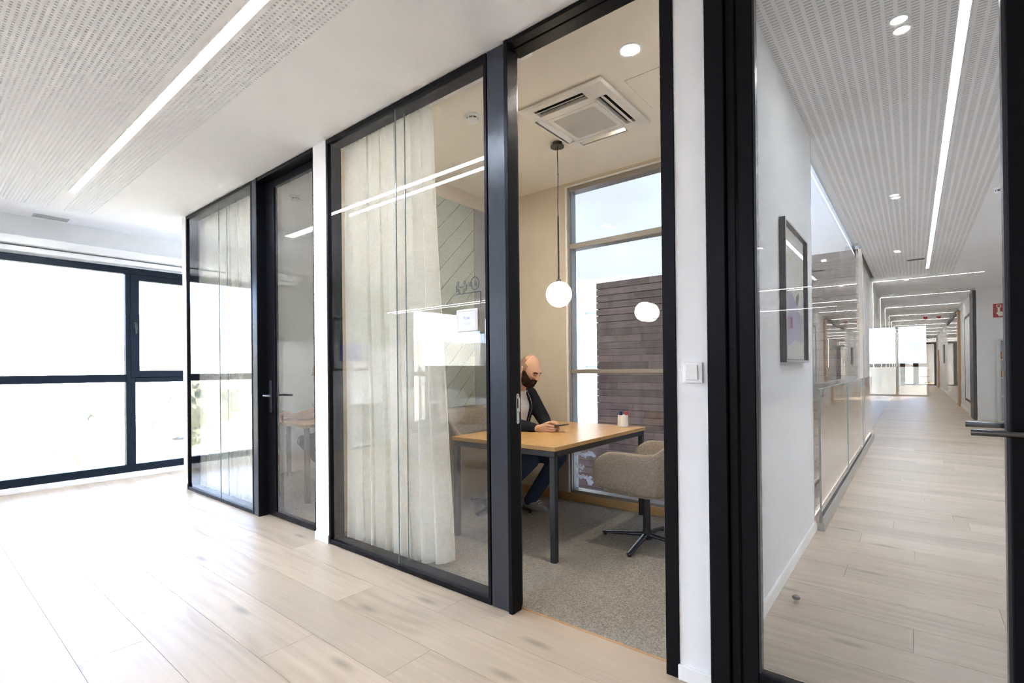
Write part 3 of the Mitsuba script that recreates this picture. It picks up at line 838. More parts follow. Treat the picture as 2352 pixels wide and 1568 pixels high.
def curtain(name, label, x0, top_x1, bot_x1, y0, swing, folds, seed, z0=0.02, z1=2.915):
    rng = np.random.default_rng(seed)
    nu, nv = 420, 60
    u = np.linspace(0, 1, nu)
    edges = np.concatenate([[0], np.cumsum(rng.uniform(0.6, 1.4, folds))])
    edges /= edges[-1]
    ph = np.interp(u, edges, np.arange(folds + 1))
    amp = np.interp(u, edges, rng.uniform(0.028, 0.048, folds + 1))
    V = np.linspace(0, 1, nv)
    verts = []
    for v in V:
        z = z1 + (z0 - z1) * v
        x1 = top_x1 + (bot_x1 - top_x1) * v ** 1.3
        w = 0.10 * np.sin(2 * np.pi * (ph * 0.37 + 0.15)) * (0.4 + 0.6 * v)
        a = amp * (0.55 + 0.45 * v)
        prof = np.abs(np.sin(np.pi * (ph + w)))
        y = y0 + a * 2.6 * (1 - prof ** 0.9) + swing * np.clip((u - 0.72) / 0.28, 0, 1) ** 2 * v + 0.003 * np.sin(40 * u + 9 * v)
        x = x0 + (x1 - x0) * u + 0.022 * np.sin(2 * np.pi * ph + 0.6) * (0.6 + 0.4 * v) * np.clip(6 * u, 0, 1) * np.clip(6 * (1 - u), 0, 1)
        zz = z + (0.006 * np.sin(2 * np.pi * ph) + 0.02 * np.clip((u - 0.8) / 0.2, 0, 1)) * v ** 6
        verts.append(np.stack([x, y, zz], 1))
    P = np.array(verts).reshape(-1, 3)
    f = []
    i, j = np.meshgrid(np.arange(nv - 1), np.arange(nu - 1), indexing="ij")
    q = np.stack([i * nu + j, i * nu + j + 1, (i + 1) * nu + j + 1, (i + 1) * nu + j], -1).reshape(-1, 4)
    f = np.vstack([q[:, [0, 1, 2]], q[:, [0, 2, 3]]])
    k = thing(name, label, "curtain")
    part(k, "fabric", trimesh.Trimesh(P, f, process=False), "mat_linen", True)
    hem = np.array([r for r in verts[int(nv * 0.972):]])
    nh = len(hem)
    P2 = hem.reshape(-1, 3) + [0, -0.0025, 0]
    i, j = np.meshgrid(np.arange(nh - 1), np.arange(nu - 1), indexing="ij")
    q = np.stack([i * nu + j, i * nu + j + 1, (i + 1) * nu + j + 1, (i + 1) * nu + j], -1).reshape(-1, 4)
    part(k, "hem", trimesh.Trimesh(P2, np.vstack([q[:, [0, 1, 2]], q[:, [0, 2, 3]]]), process=False), "mat_linen", True)
    part(k, "track", bx(x0 - 0.02, top_x1 + (0.8 if top_x1 > -3 else 0.1), y0 + 0.01, y0 + 0.04, z1, z1 + 0.02), "mat_white_trim")


curtain("curtain", "cream linen curtain with deep folds behind the meeting room glass", -3.30, -2.36, -2.285, 2.095, 0.06, 11, 4)
curtain("curtain", "pale sheer curtain behind the narrow office glass at left", -6.08, -4.62, -4.60, 2.095, 0.0, 17, 9)

# ------------------------------------------------------------------ table in the meeting room
TZ = 0.75
tb = thing("meeting_table", "rectangular oak topped meeting table on black square steel legs", "table")
tx0, tx1, ty0, ty1 = -2.73, -1.79, 2.65, 4.035
part(tb, "tabletop", cbx(tx0, tx1, ty0, ty1, TZ - 0.028, TZ, 0.002), "mat_table_oak")
part(tb, "frame", cat(cbx(tx0 + 0.01, tx1 - 0.01, ty0 + 0.008, ty0 + 0.048, TZ - 0.068, TZ - 0.028), cbx(tx0 + 0.01, tx1 - 0.01, ty1 - 0.048, ty1 - 0.008, TZ - 0.068, TZ - 0.028), cbx(tx0 + 0.01, tx0 + 0.05, ty0 + 0.05, ty1 - 0.05, TZ - 0.068, TZ - 0.028), cbx(tx1 - 0.05, tx1 - 0.01, ty0 + 0.05, ty1 - 0.05, TZ - 0.068, TZ - 0.028)), "mat_black_satin", label="black steel underframe")
for x in (tx0 + 0.01, tx1 - 0.05):
    for y in (ty0 + 0.008, ty1 - 0.048):
        part(tb, "leg", cbx(x, x + 0.04, y, y + 0.04, 0.0, TZ - 0.068, 0.002), "mat_black_satin")

# ------------------------------------------------------------------ tub chairs (local: seat faces +x)


def smoothm(m, length, it=12):
    m = tm(m.refine_to_length(length))
    m.merge_vertices()
    trimesh.smoothing.filter_taubin(m, 0.5, 0.53, it)
    return m


def tub_chair(label, x, y, rz):
    k = thing("tub_chair", label, "chair")
    pts = []
    w = 0.315
    ts = np.concatenate([np.linspace(0.255, 0.10, 14), np.linspace(0.08, -0.12, 7)])
    for t in ts:
        pts.append((t, -w))
    for a in np.linspace(0, np.pi, 25)[1:-1]:
        pts.append((-0.12 - 0.24 * math.sin(a), -w * math.cos(a)))
    for t in ts[::-1]:
        pts.append((t, w))
    p = np.array(pts)
    n = len(p)
    xx = p[:, 0]
    back = np.clip((-0.17 - xx) / 0.16, 0, 1)
    back = back * back * (3 - 2 * back)
    front = np.clip((xx - 0.06) / 0.195, 0, 1)
    top = 0.690 + 0.16 * back - 0.175 * (1 - np.sqrt(np.clip(1 - front ** 2.2, 0, 1)))
    low = np.clip((xx - 0.20) / 0.055, 0, 1)
    bot = 0.405 + 0.03 * np.clip((xx + 0.1) / 0.35, 0, 1) + 0.035 * (1 - np.sqrt(np.clip(1 - low ** 2, 0, 1)))
    tn = np.gradient(p, axis=0)
    tn /= np.linalg.norm(tn, axis=1, keepdims=True)
    nr = np.stack([-tn[:, 1], tn[:, 0]], 1)          # towards the inside
    nr *= np.sign((nr * (np.array([0.05, 0]) - p)).sum(1))[:, None]
    m = 20
    th = np.arange(m) * 2 * np.pi / m
    ct, st = np.sign(np.cos(th)) * np.abs(np.cos(th)) ** 0.6, np.sign(np.sin(th)) * np.abs(np.sin(th)) ** 0.6
    V = []
    for i in range(n):
        hh, zc = (top[i] - bot[i]) / 2, (top[i] + bot[i]) / 2
        ht = 0.030
        e = min(i, n - 1 - i)
        ht *= (0.35, 0.7, 0.88, 0.96)[e] if e < 4 else 1.0
        tilt = (0.022 + 0.06 * back[i]) * st * hh / 0.15
        q = p[i][None] + nr[i][None] * (ct * ht - tilt)[:, None]
        V.append(np.column_stack([q, zc + st * hh]))
    V = np.array(V).reshape(-1, 3)
    f = []
    for i in range(n - 1):
        for j in range(m):
            a, b, c, d = i * m + j, i * m + (j + 1) % m, (i + 1) * m + (j + 1) % m, (i + 1) * m + j
            f += [[a, b, c], [a, c, d]]
    for base, sg in ((0, 1), ((n - 1) * m, -1)):
        for j in range(1, m - 1):
            f.append([base, base + j + 1, base + j][::sg])
    sh = trimesh.Trimesh(V, np.array(f), process=False)
    sh.fix_normals()
    rot = lambda g: moved(g, x, y, 0, rz)
    part(k, "shell", rot(sh), "mat_felt", True)
    seat = m3.CrossSection([np.array([(0.22, -0.26), (0.22, 0.26), (-0.12, 0.28), (-0.22, 0.24), (-0.29, 0.13), (-0.31, 0), (-0.29, -0.13), (-0.22, -0.24), (-0.12, -0.28)])[::1]]).offset(0.02, m3.JoinType.Round)
    cush = m3.Manifold.extrude(seat, 0.10).translate((0, 0, 0.415))
    under = m3.Manifold.extrude(seat.offset(-0.03, m3.JoinType.Round), 0.06).translate((0, 0, 0.385))
    part(k, "seat", rot(smoothm(cush, 0.03, 8)), "mat_felt", True)
    part(k, "seat_base", rot(tm(under)), "mat_felt")
    col = lathe([(0, 0.03), (0.034, 0.03), (0.034, 0.08), (0.027, 0.10), (0.025, 0.34), (0.05, 0.36), (0.11, 0.385), (0, 0.386)])
    part(k, "column", rot(col), "mat_black_satin", 40)
    for i in range(4):
        a = i * math.pi / 2 + 0.06
        c, s_ = math.cos(a), math.sin(a)
        h = m3.Manifold.batch_hull([m3.Manifold.sphere(0.022, 12).scale((1, 1, 0.8)).translate((0.02 * c, 0.02 * s_, 0.062)), m3.Manifold.sphere(0.018, 12).scale((1, 1, 0.55)).translate((0.33 * c, 0.33 * s_, 0.022))])
        part(k, "leg", rot(tm(h)), "mat_black_satin", 35)
        part(k, "glide", rot(moved(cyl((0, 0, 0), (0, 0, 0.014), 0.012, 12), 0.325 * c, 0.325 * s_)), "mat_black_plastic")
    return k


tub_chair("taupe felt tub chair on a black star base at the right table end", -1.50, 3.385, math.pi)
tub_chair("taupe felt tub chair under the man at the left table end", -2.94, 3.46, 0)

# ------------------------------------------------------------------ table things
cp = thing("pen_cup", "small white ceramic cup holding marker pens on the meeting table", "cup")
CX, CYY = -1.945, 3.925
part(cp, "body", lathe([(0, 0.004), (0.043, 0.004), (0.046, 0.01), (0.046, 0.03), (0.043, 0.10), (0.041, 0.104), (0.038, 0.10), (0.040, 0.03), (0.036, 0.012), (0, 0.012)], (CX, CYY, TZ), 36), "mat_ceramic", 50)
part(cp, "foot", lathe([(0, 0), (0.043, 0), (0.043, 0.005), (0, 0.005)], (CX, CYY, TZ), 36), "mat_grey_plastic", 40)
for c, dx, dy, tx, ty, hh in (("blue", -0.02, 0.0, -0.034, 0.008, 0.136), ("black", -0.004, -0.012, -0.004, -0.024, 0.137), ("red", 0.018, 0.008, 0.030, 0.01, 0.131)):
    t = thing("marker_pen", f"{c} marker pen standing in the white cup", "marker pen")
    p0, p1 = np.array([CX + dx, CYY + dy, TZ + 0.014]), np.array([CX + tx, CYY + ty, TZ + hh])
    d = p1 - p0
    part(t, "body", cyl(p0, p0 + 0.55 * d, 0.0075, 14), "mat_white_plastic", 40)
    part(t, "cap", cyl(p0 + 0.55 * d, p1, 0.0085, 14, 0.008), f"mat_pen_{c}", 40)

# ------------------------------------------------------------------ people


def hull(js):
    return m3.Manifold.batch_hull([m3.Manifold.sphere(r, 20).translate(tuple(map(float, p))) for p, r in js])


def chain(js):
    return m3.Manifold.batch_boolean([hull(js[i:i + 2]) for i in range(len(js) - 1)], m3.OpType.Add)


def union(ms):
    return m3.Manifold.batch_boolean(list(ms), m3.OpType.Add)


def ell(c, r):
    return m3.Manifold.sphere(1.0, 32).scale(tuple(r)).translate(tuple(c))


def gauss(d, c, w):
    c = np.array(c, float) / np.linalg.norm(c)
    return np.exp(-((d - c) ** 2).sum(1) / (w * w))


def head_points(d):
    """Radial head surface; d unit directions, face towards +x, z up."""
    r = 1.0 / np.sqrt((d[:, 0] / 0.099) ** 2 + (d[:, 1] / 0.077) ** 2 + (d[:, 2] / 0.122) ** 2)
    p = d * r[:, None]
    low = np.clip(-p[:, 2] / 0.12, 0, 1)
    p[:, 1] *= 1 - 0.22 * low ** 1.5
    p[:, 0] += np.where(p[:, 0] < 0, 0.035 * low, -0.004 * low)
    p[:, 0] *= 1 - 0.06 * low
    up = np.clip(p[:, 2] / 0.12, 0, 1)
    p[:, 0] -= 0.010 * up * (d[:, 0] > 0)
    off = 0.012 * gauss(d, (1, 0.28, 0.22), 0.20) + 0.012 * gauss(d, (1, -0.28, 0.22), 0.20)
    off += -0.013 * gauss(d, (1, 0.33, 0.05), 0.17) - 0.013 * gauss(d, (1, -0.33, 0.05), 0.17)
    off += 0.006 * gauss(d, (1, 0.31, 0.03), 0.08) + 0.006 * gauss(d, (1, -0.31, 0.03), 0.08)
    off += 0.008 * gauss(d, (1, 0.55, -0.2), 0.2) + 0.008 * gauss(d, (1, -0.55, -0.2), 0.2)
    nose = np.exp(-(d[:, 1] / 0.085) ** 2) * np.clip((0.16 - d[:, 2]) / 0.4, 0, 1) * np.clip((d[:, 2] + 0.36) / 0.06, 0, 1) * (d[:, 0] > 0.5)
    off += 0.029 * nose + 0.009 * gauss(d, (1, 0.13, -0.28), 0.08) + 0.009 * gauss(d, (1, -0.13, -0.28), 0.08)
    off += 0.010 * gauss(d, (1, 0, -0.50), 0.11) * 1.0 - 0.006 * gauss(d, (1, 0, -0.535), 0.05) + 0.008 * gauss(d, (1, 0, -0.60), 0.09)
    off += 0.012 * gauss(d, (0.9, 0, -0.95), 0.25)
    return p + d * off[:, None]


def make_head(to):
    s = trimesh.creation.icosphere(6)
    d = np.array(s.vertices)
    p = head_points(d)
    fc = np.array(s.faces)
    cen = d[fc].mean(1)
    cen /= np.linalg.norm(cen, axis=1, keepdims=True)

    def shell(sel, thick, wob=0.0, seed=1):
        q = p + d * (thick * (1 + wob * (meshkit.noise(d * 14, seed) - 0.5) * 2))[:, None] if not np.isscalar(thick) else p + d * (thick + wob * (meshkit.noise(d * 30, seed) - 0.5))[:, None]
        g = trimesh.Trimesh(q, fc[sel], process=False)
        g.remove_unreferenced_vertices()
        return g
    x, y, z = cen.T
    ay = np.abs(y)
    edge = 0.05 * (meshkit.noise(cen * 9, 8) - 0.5)
    beard = (z < 0.02 + edge) & (x > -0.02 + 0.15 * (z < -0.3)) & (((ay > 0.56 + edge - 0.25 * np.clip(-z - 0.15, 0, 1)) & (x < 0.42 - 0.9 * z)) | (z < -0.42 + edge)) & ~((z > -0.575) & (z < -0.50) & (ay < 0.17) & (x > 0.5))
    beard |= (z < -0.36) & (z > -0.52) & (ay < 0.36) & (x > 0)
    beard &= ~((x > 0.25) & (ay < 0.42 + 0.25 * (z + 0.4)) & (z > -0.37))
    thick = 0.004 + 0.02 * np.clip((-d[:, 2] - 0.35) / 0.45, 0, 1) * np.clip(d[:, 0] + 0.5, 0, 1)
    bd = shell(beard, thick, 0.25, 3)
    hair = (z > -0.25) & ((x < 0.12 + 0.25 * (ay > 0.66)) & ((z < 0.80 - 0.35 * (x > -0.1)) | (x < -0.45)) | (ay > 0.80) & (x < 0.38)) & ~((z < 0.0) & (x > -0.2) & (ay < 0.9) & False)
    hr = shell(hair, 0.0011, 0.0006, 5)
    brow = [tube([np.array(head_points(np.array([[1, sg * a, b]]) / np.linalg.norm([1, a, b]))[0]) * 1.012 for a, b in ((0.14, 0.165), (0.28, 0.20), (0.42, 0.20), (0.52, 0.14))], [0.003, 0.0048, 0.0045, 0.002], 8) for sg in (1, -1)]
    lash = [tube([np.array(head_points(np.array([[1, sg * a, b]]) / np.linalg.norm([1, a, b]))[0]) * 1.004 for a, b in ((0.20, -0.015), (0.30, -0.035), (0.40, -0.02))], [0.0012, 0.0022, 0.0012], 6) for sg in (1, -1)]
    lip = tube([np.array(head_points(np.array([[1, a, -0.555 + 0.3 * a * a]]) / np.linalg.norm([1, a, 0.555]))[0]) * 1.0 for a in (-0.2, -0.1, 0, 0.1, 0.2)], [0.002, 0.006, 0.007, 0.006, 0.002], 8)
    sk = mf(trimesh.Trimesh(p, fc, process=False))
    for sg in (1, -1):
        e = m3.Manifold.sphere(1, 24).scale((0.019, 0.007, 0.034)).rotate((0, -12, sg * 20)).translate((-0.008, sg * 0.080, -0.004))
        e -= m3.Manifold.sphere(1, 16).scale((0.010, 0.006, 0.020)).translate((-0.004, sg * 0.088, 0.0))
        sk += e
    out = {}
    for n_, g in dict(beard=bd, hair=hr, lip=lip).items():
        out[n_] = g
    out["brow"], out["lash"] = brow, lash
    R = np.eye(4)
    R[:3] = to[:3]

    def ap(g):
        g = g.copy()
        g.apply_transform(R)
        return g
    return ap(tm(sk)), {k: ([ap(q) for q in v] if isinstance(v, list) else ap(v)) for k, v in out.items()}


def person(label, place, top, outer, hold_open=True, visible_hair=True):
    """A seated person; local frame: facing +x, hips over the origin, right side towards -y."""
    k = thing("person", label, "person")
    P = lambda g: (lambda q: (q.apply_transform(place), q)[1])(g.copy())
    # joints
    hipz = 0.53
    pel = (0.0, 0, 0.56)
    headc = np.array([0.335, -0.02, 1.268])
    J = {}
    for s, sg in (("r", -1), ("l", 1)):
        J["sh" + s] = (0.175, sg * 0.185, 1.04)
        J["el" + s] = (0.33, sg * 0.235 - 0.04, 0.822)
        J["wr" + s] = (0.565, sg * 0.085 - 0.165, 0.797)
        J["hip" + s] = (0.02, sg * 0.095, hipz)
        J["kn" + s] = (0.57, 0.07, 0.53) if sg > 0 else (0.47, -0.19, 0.525)
        J["an" + s] = (0.24, 0.10, 0.10) if sg > 0 else (0.02, -0.19, 0.10)
    # skin body: one continuous mesh
    to = np.eye(4)
    R = trimesh.transformations.rotation_matrix(math.radians(-4), [0, 0, 1]) @ trimesh.transformations.rotation_matrix(math.radians(27), [0, 1, 0])
    to = trimesh.transformations.translation_matrix(headc) @ R @ np.diag([1.10, 1.10, 1.10, 1])
    head, bits = make_head(to)
    core = [hull([(pel, 0.13), ((0.03, 0.07, 0.60), 0.12), ((0.03, -0.07, 0.60), 0.12)]), hull([((0.04, 0.06, 0.62), 0.11), ((0.04, -0.06, 0.62), 0.11), ((0.155, 0.085, 0.95), 0.095), ((0.155, -0.085, 0.95), 0.095)]),
            hull([((0.175, 0.13, 1.02), 0.055), ((0.175, -0.13, 1.02), 0.055), ((0.155, 0.08, 0.95), 0.09), ((0.155, -0.08, 0.95), 0.09)]),
            chain([((0.175, 0, 1.04), 0.064), ((0.215, 0, 1.12), 0.057), ((0.27, -0.01, 1.20), 0.060), ((0.305, -0.02, 1.24), 0.057)])]
    limbs = []
    for s in "rl":
        limbs += [chain([(J["sh" + s], 0.05), (J["el" + s], 0.038), (J["wr" + s], 0.026)]), chain([(J["hip" + s], 0.085), (J["kn" + s], 0.055), (J["an" + s], 0.038)])]
        a = np.array(J["an" + s])
        limbs.append(hull([(a + [-0.02, 0, -0.055], 0.033), (a + [0.14, 0.01, -0.075], 0.022)]))
    hands = []
    pc = np.array([0.72, -0.165, 0.812])       # the phone
    for s, sg in (("r", -1), ("l", 1)):
        w = np.array(J["wr" + s])
        kn = [pc + [-0.075, sg * 0.052, 0.012 - 0.019 * i + 0.0] for i in range(4)]
        palm = m3.Manifold.batch_hull([m3.Manifold.sphere(r, 14).translate(tuple(q)) for q, r in [(w, 0.024), (kn[0], 0.0125), (kn[1], 0.0125), (kn[2], 0.012), (kn[3] + [-0.004, 0, 0], 0.011), (w + [0.03, sg * -0.005, 0.012], 0.019)]])
        hands.append(palm)
        for i in range(4):
            ln = (0.92, 1.0, 0.95, 0.78)[i]
            a = kn[i]
            b = a + np.array([0.044 * ln, -sg * 0.004, -0.004])
            c = b + np.array([0.020 * ln, -sg * 0.018, -0.004 + (0.006 if i > 1 else 0)])
            d = c + np.array([0.002, -sg * 0.018 * ln, 0.004])
            hands.append(chain([(a, 0.0112), (b, 0.0098), (c, 0.0090), (d, 0.0078)]))
        a = w + np.array([0.035, -sg * 0.004, 0.014])
        b = pc + np.array([-0.062, sg * 0.026, 0.034])
        c = pc + np.array([-0.026, sg * 0.020, 0.030])
        d = pc + np.array([0.000, sg * 0.010, 0.020])
        hands.append(chain([(a, 0.016), (b, 0.0118), (c, 0.010), (d, 0.0085)]))
    bodym = smoothm(union(core + limbs), 0.02, 10)
    handm = smoothm(union(hands + [chain([(J["wr" + s], 0.026), (np.array(J["wr" + s]) * 0.6 + np.array(J["el" + s]) * 0.4, 0.03)]) for s in "rl"]), 0.0035, 8)
    try:
        whole = tm(union([mf(bodym), mf(handm), mf(head)]))
    except Exception:
        whole = cat(bodym, handm, head)
    part(k, "body", P(whole), "mat_skin", 60)
    part(k, "beard", P(bits["beard"]), "mat_beard", True)
    part(k, "hair", P(bits["hair"]), "mat_stubble", True)
    for q in bits["brow"]:
        part(k, "eyebrow", P(q), "mat_beard", True)
    for q in bits["lash"]:
        part(k, "eyelash", P(q), "mat_beard", True)
    part(k, "lip", P(bits["lip"]), "mat_lip", True)
    # T-shirt
    g = 0.012
    tee = union([hull([(pel, 0.13 + g), ((0.03, 0.07, 0.60), 0.12 + g), ((0.03, -0.07, 0.60), 0.12 + g)]), hull([((0.04, 0.06, 0.62), 0.11 + g), ((0.04, -0.06, 0.62), 0.11 + g), ((0.155, 0.085, 0.95), 0.095 + g), ((0.155, -0.085, 0.95), 0.095 + g)]),
                 hull([((0.175, 0.15, 1.025), 0.055 + g), ((0.175, -0.15, 1.025), 0.055 + g), ((0.155, 0.08, 0.95), 0.09 + g), ((0.155, -0.08, 0.95), 0.09 + g)]), hull([((0.175, 0, 1.03), 0.080), ((0.20, 0, 1.08), 0.070)])])
    if not outer:
        tee = union([tee] + [chain([(J["sh" + s], 0.068), (np.array(J["sh" + s]) * 0.35 + np.array(J["el" + s]) * 0.65, 0.058)]) for s in "rl"])
    tee -= m3.Manifold.cube((0.5, 0.5, 0.3), True).rotate((0, 24, 0)).translate((0.25, 0, 1.25))
    part(k, "tshirt", P(smoothm(tee, 0.018, 6)), top, True)
    if outer:
        g = 0.027
        jk = union([hull([(pel, 0.13 + g), ((0.03, 0.07, 0.60), 0.12 + g), ((0.03, -0.07, 0.60), 0.12 + g)]), hull([((0.04, 0.06, 0.62), 0.11 + g), ((0.04, -0.06, 0.62), 0.11 + g), ((0.155, 0.085, 0.95), 0.095 + g), ((0.155, -0.085, 0.95), 0.095 + g)]),
                    hull([((0.175, 0.15, 1.025), 0.055 + g), ((0.175, -0.15, 1.025), 0.055 + g), ((0.155, 0.08, 0.95), 0.09 + g), ((0.155, -0.08, 0.95), 0.09 + g)]), hull([((0.165, 0, 1.045), 0.088), ((0.195, 0, 1.12), 0.080)])])
        cutter = m3.Manifold.batch_hull([m3.Manifold.sphere(0.01, 8).translate(q) for q in [(0.14, 0.03, 1.27), (0.14, -0.06, 1.27), (0.6, 0.12, 1.27), (0.6, -0.12, 1.27), (0.10, 0.045, 0.60), (0.10, -0.065, 0.60), (0.6, 0.09, 0.60), (0.6, -0.10, 0.60)]])
        jk -= cutter
        jk -= m3.Manifold.cube((0.6, 0.6, 0.3), True).rotate((0, 20, 0)).translate((0.28, 0, 1.29))
        sl = union([chain([(J["sh" + s], 0.078), (J["el" + s], 0.060), (np.array(J["wr" + s]) * 0.88 + np.array(J["el" + s]) * 0.12, 0.043)]) for s in "rl"])
        part(k, "jacket", P(smoothm(union([jk, sl]), 0.016, 7)), outer, True)
        zp = tube([(0.245, 0.058, 1.09), (0.275, 0.078, 1.005), (0.285, 0.083, 0.93), (0.235, 0.076, 0.78)], 0.0022, 6)
        part(k, "zipper", P(zp), "mat_steel", True)
    jn = union([hull([((0.02, 0.07, 0.535), 0.115), ((0.02, -0.07, 0.535), 0.115), ((-0.03, 0, 0.56), 0.12)])] + [chain([(J["hip" + s], 0.098), (J["kn" + s], 0.070), (J["an" + s], 0.055)]) for s in "rl"])
    part(k, "jeans", P(smoothm(jn, 0.02, 8)), "mat_denim", True)
    for s in "rl":
        a = np.array(J["an" + s])
        sh = union([hull([(a + [-0.035, 0, -0.045], 0.042), (a + [0.02, 0, -0.01], 0.045), (a + [0.05, 0.003, -0.05], 0.042)]), hull([(a + [0.03, 0.003, -0.045], 0.045), (a + [0.15, 0.012, -0.066], 0.030), (a + [0.10, 0.008, -0.06], 0.042)])])
        sh = sh.trim_by_plane((0, 0, 1), 0.018)
        key = part(k, "shoe", P(smoothm(sh, 0.014, 5)), "mat_shoe", True)
        so = m3.Manifold.batch_hull([m3.Manifold.cylinder(0.022, r, r, 20).translate((a[0] + dx, a[1] + dy, 0)) for dx, dy, r in ((-0.04, 0, 0.042), (0.06, 0.005, 0.045), (0.15, 0.012, 0.036))])
        part(key, "sole", P(tm(so)), "mat_shoe_sole", 40)
        lc = [tube([a + [0.045 + 0.02 * i, -0.024, 0.022 - 0.012 * i], a + [0.052 + 0.02 * i, 0.004, 0.034 - 0.0125 * i], a + [0.045 + 0.02 * i, 0.032, 0.022 - 0.012 * i]], 0.0035, 6) for i in range(4)]
        part(key, "lace", P(cat(lc)), "mat_shoe_sole", True)
    return k, place, pc


MANX, MANY = -2.93, 3.48
pl = trimesh.transformations.translation_matrix((MANX, MANY, -0.02))
_, _, pc = person("bearded man in a black open jacket and white t-shirt at the oak meeting table", pl, "mat_white_cloth", "mat_black_cloth")
ph = thing("smartphone", "black smartphone held in the bearded man's hands", "phone")
q = rounded(-0.072, 0.072, -0.036, 0.036, -0.004, 0.004, 0.004, 12)
rot = trimesh.transformations.rotation_matrix(math.radians(-9), [0, 1, 0])
q.apply_transform(rot)
q.apply_translation(pc + [0.015, 0, 0.012] + np.array([MANX, MANY, -0.02]))
part(ph, "body", q, "mat_black_plastic", 40)
q = bx(-0.066, 0.066, -0.032, 0.032, 0.0035, 0.0045)
q.apply_transform(rot)
q.apply_translation(pc + [0.015, 0, 0.012] + np.array([MANX, MANY, -0.02]))
part(ph, "screen", q, "mat_black_satin")

# ------------------------------------------------------------------ closed office: table and a person dimly visible through the door
ot = thing("office_table", "pale oak desk behind the closed glass door", "table")
part(ot, "tabletop", cbx(-5.9, -4.45, 2.42, 3.02, TZ - 0.03, TZ, 0.002), "mat_table_oak")
for x in (-5.88, -4.51):
    for y in (2.44, 2.96):
        part(ot, "leg", cbx(x, x + 0.04, y, y + 0.04, 0, TZ - 0.03, 0.002), "mat_black_satin")
pl2 = trimesh.transformations.translation_matrix((-4.93, 3.24, -0.02)) @ trimesh.transformations.rotation_matrix(-math.pi / 2, [0, 0, 1])
person("seated person in a grey blue t-shirt leaning on the desk behind the closed glass door", pl2, "mat_blue_cloth", None)
tub_chair("taupe felt tub chair under the person behind the closed glass door", -4.93, 3.30, -math.pi / 2)

# ------------------------------------------------------------------ switch, tablet, glass sign
sw = thing("light_switch", "white square rocker light switch on the wall strip right of the doorway", "light switch")
part(sw, "plate", cbx(-0.716, -0.640, D - 0.009, D, 1.190, 1.272, 0.002), "mat_white_plastic")
rk = cbx(-0.704, -0.657, D - 0.016, D - 0.008, 1.203, 1.262, 0.002)
rk.apply_transform(trimesh.transformations.rotation_matrix(math.radians(4), [1, 0, 0], (0, D - 0.009, 1.232)))
part(sw, "rocker", rk, "mat_white_plastic")

yg = D + 0.016
tb2 = thing("room_display", "small white room booking tablet reading Free, fixed to the glass", "tablet")
part(tb2, "body", rounded(-1.998, -1.833, yg - 0.016, yg - 0.002, 1.463, 1.588, 0.006, 16), "mat_white_plastic", 40)
part(tb2, "screen", bx(-1.984, -1.847, yg - 0.0172, yg - 0.014, 1.478, 1.574), "mat_screen")
part(tb2, "bezel_edge", cat(bx(-1.985, -1.846, yg - 0.0174, yg - 0.015, 1.574, 1.5755), bx(-1.9855, -1.984, yg - 0.0174, yg - 0.015, 1.477, 1.5755)), "mat_grey_plastic")
part(tb2, "lettering", text_xz("Free", -1.938, 1.530, yg - 0.0174, 0.0165), "mat_text_grey", label="grey word Free")
part(tb2, "text_line", cat(bx(-1.938, -1.875, yg - 0.0178, yg - 0.017, 1.506, 1.5075), bx(-1.935, -1.89, yg - 0.0178, yg - 0.017, 1.499, 1.5003)), "mat_text_grey")

sg_ = thing("glass_sign", "thin dark line pictogram of two seated people with 01 on the glass above the tablet", "sign")


def line(pts, w=0.0022):
    return LineString(pts).buffer(w / 2 * 1.3, cap_style=2, join_style=1)


def arcpts(cx, cz, r, a0, a1, n=24, k=1.0):
    return [(cx + r * k * math.cos(a), cz + r * math.sin(a)) for a in np.linspace(a0, a1, n)]


def seated(x, z, f):
    """Outline pictogram of a seated person, hip at (x, z), facing f."""
    return [line(arcpts(x + f * 0.003, z + 0.040, 0.0075, 0, 2 * math.pi)), line([(x - f * 0.008, z + 0.029), (x - f * 0.006, z + 0.004), (x + f * 0.014, z), (x + f * 0.015, z - 0.022)]),
            line([(x + f * 0.004, z + 0.031), (x + f * 0.010, z + 0.018), (x + f * 0.026, z + 0.014)]), line([(x - f * 0.013, z + 0.024), (x - f * 0.012, z - 0.004), (x + f * 0.006, z - 0.007), (x + f * 0.007, z - 0.022)])]


ys = yg - 0.004
icon = seated(-1.995, 1.700, 1) + seated(-1.937, 1.700, -1) + [line([(-1.978, 1.714), (-1.954, 1.714)]), line([(-2.014, 1.677), (-1.822, 1.677)], 0.003), line([(-1.822, 1.677), (-1.822, 1.592)], 0.003)]
part(sg_, "pictogram", flat_xz(unary_union(icon), ys, 0.001), "mat_sign_line")
ring = [line(arcpts(-1.864, 1.725, 0.034, 0, 2 * math.pi, 48, 0.9), 0.0026)]
for i, r in enumerate((0.006, 0.011, 0.016, 0.021)):
    ring.append(line(arcpts(-1.872, 1.722, r, -0.9, 0.9, 12), 0.0016))
part(sg_, "ring", flat_xz(unary_union(ring), ys, 0.001), "mat_sign_line")
part(sg_, "number", text_xz("01", -1.916, 1.712, ys + 0.001, 0.021), "mat_sign_line", label="number 01")

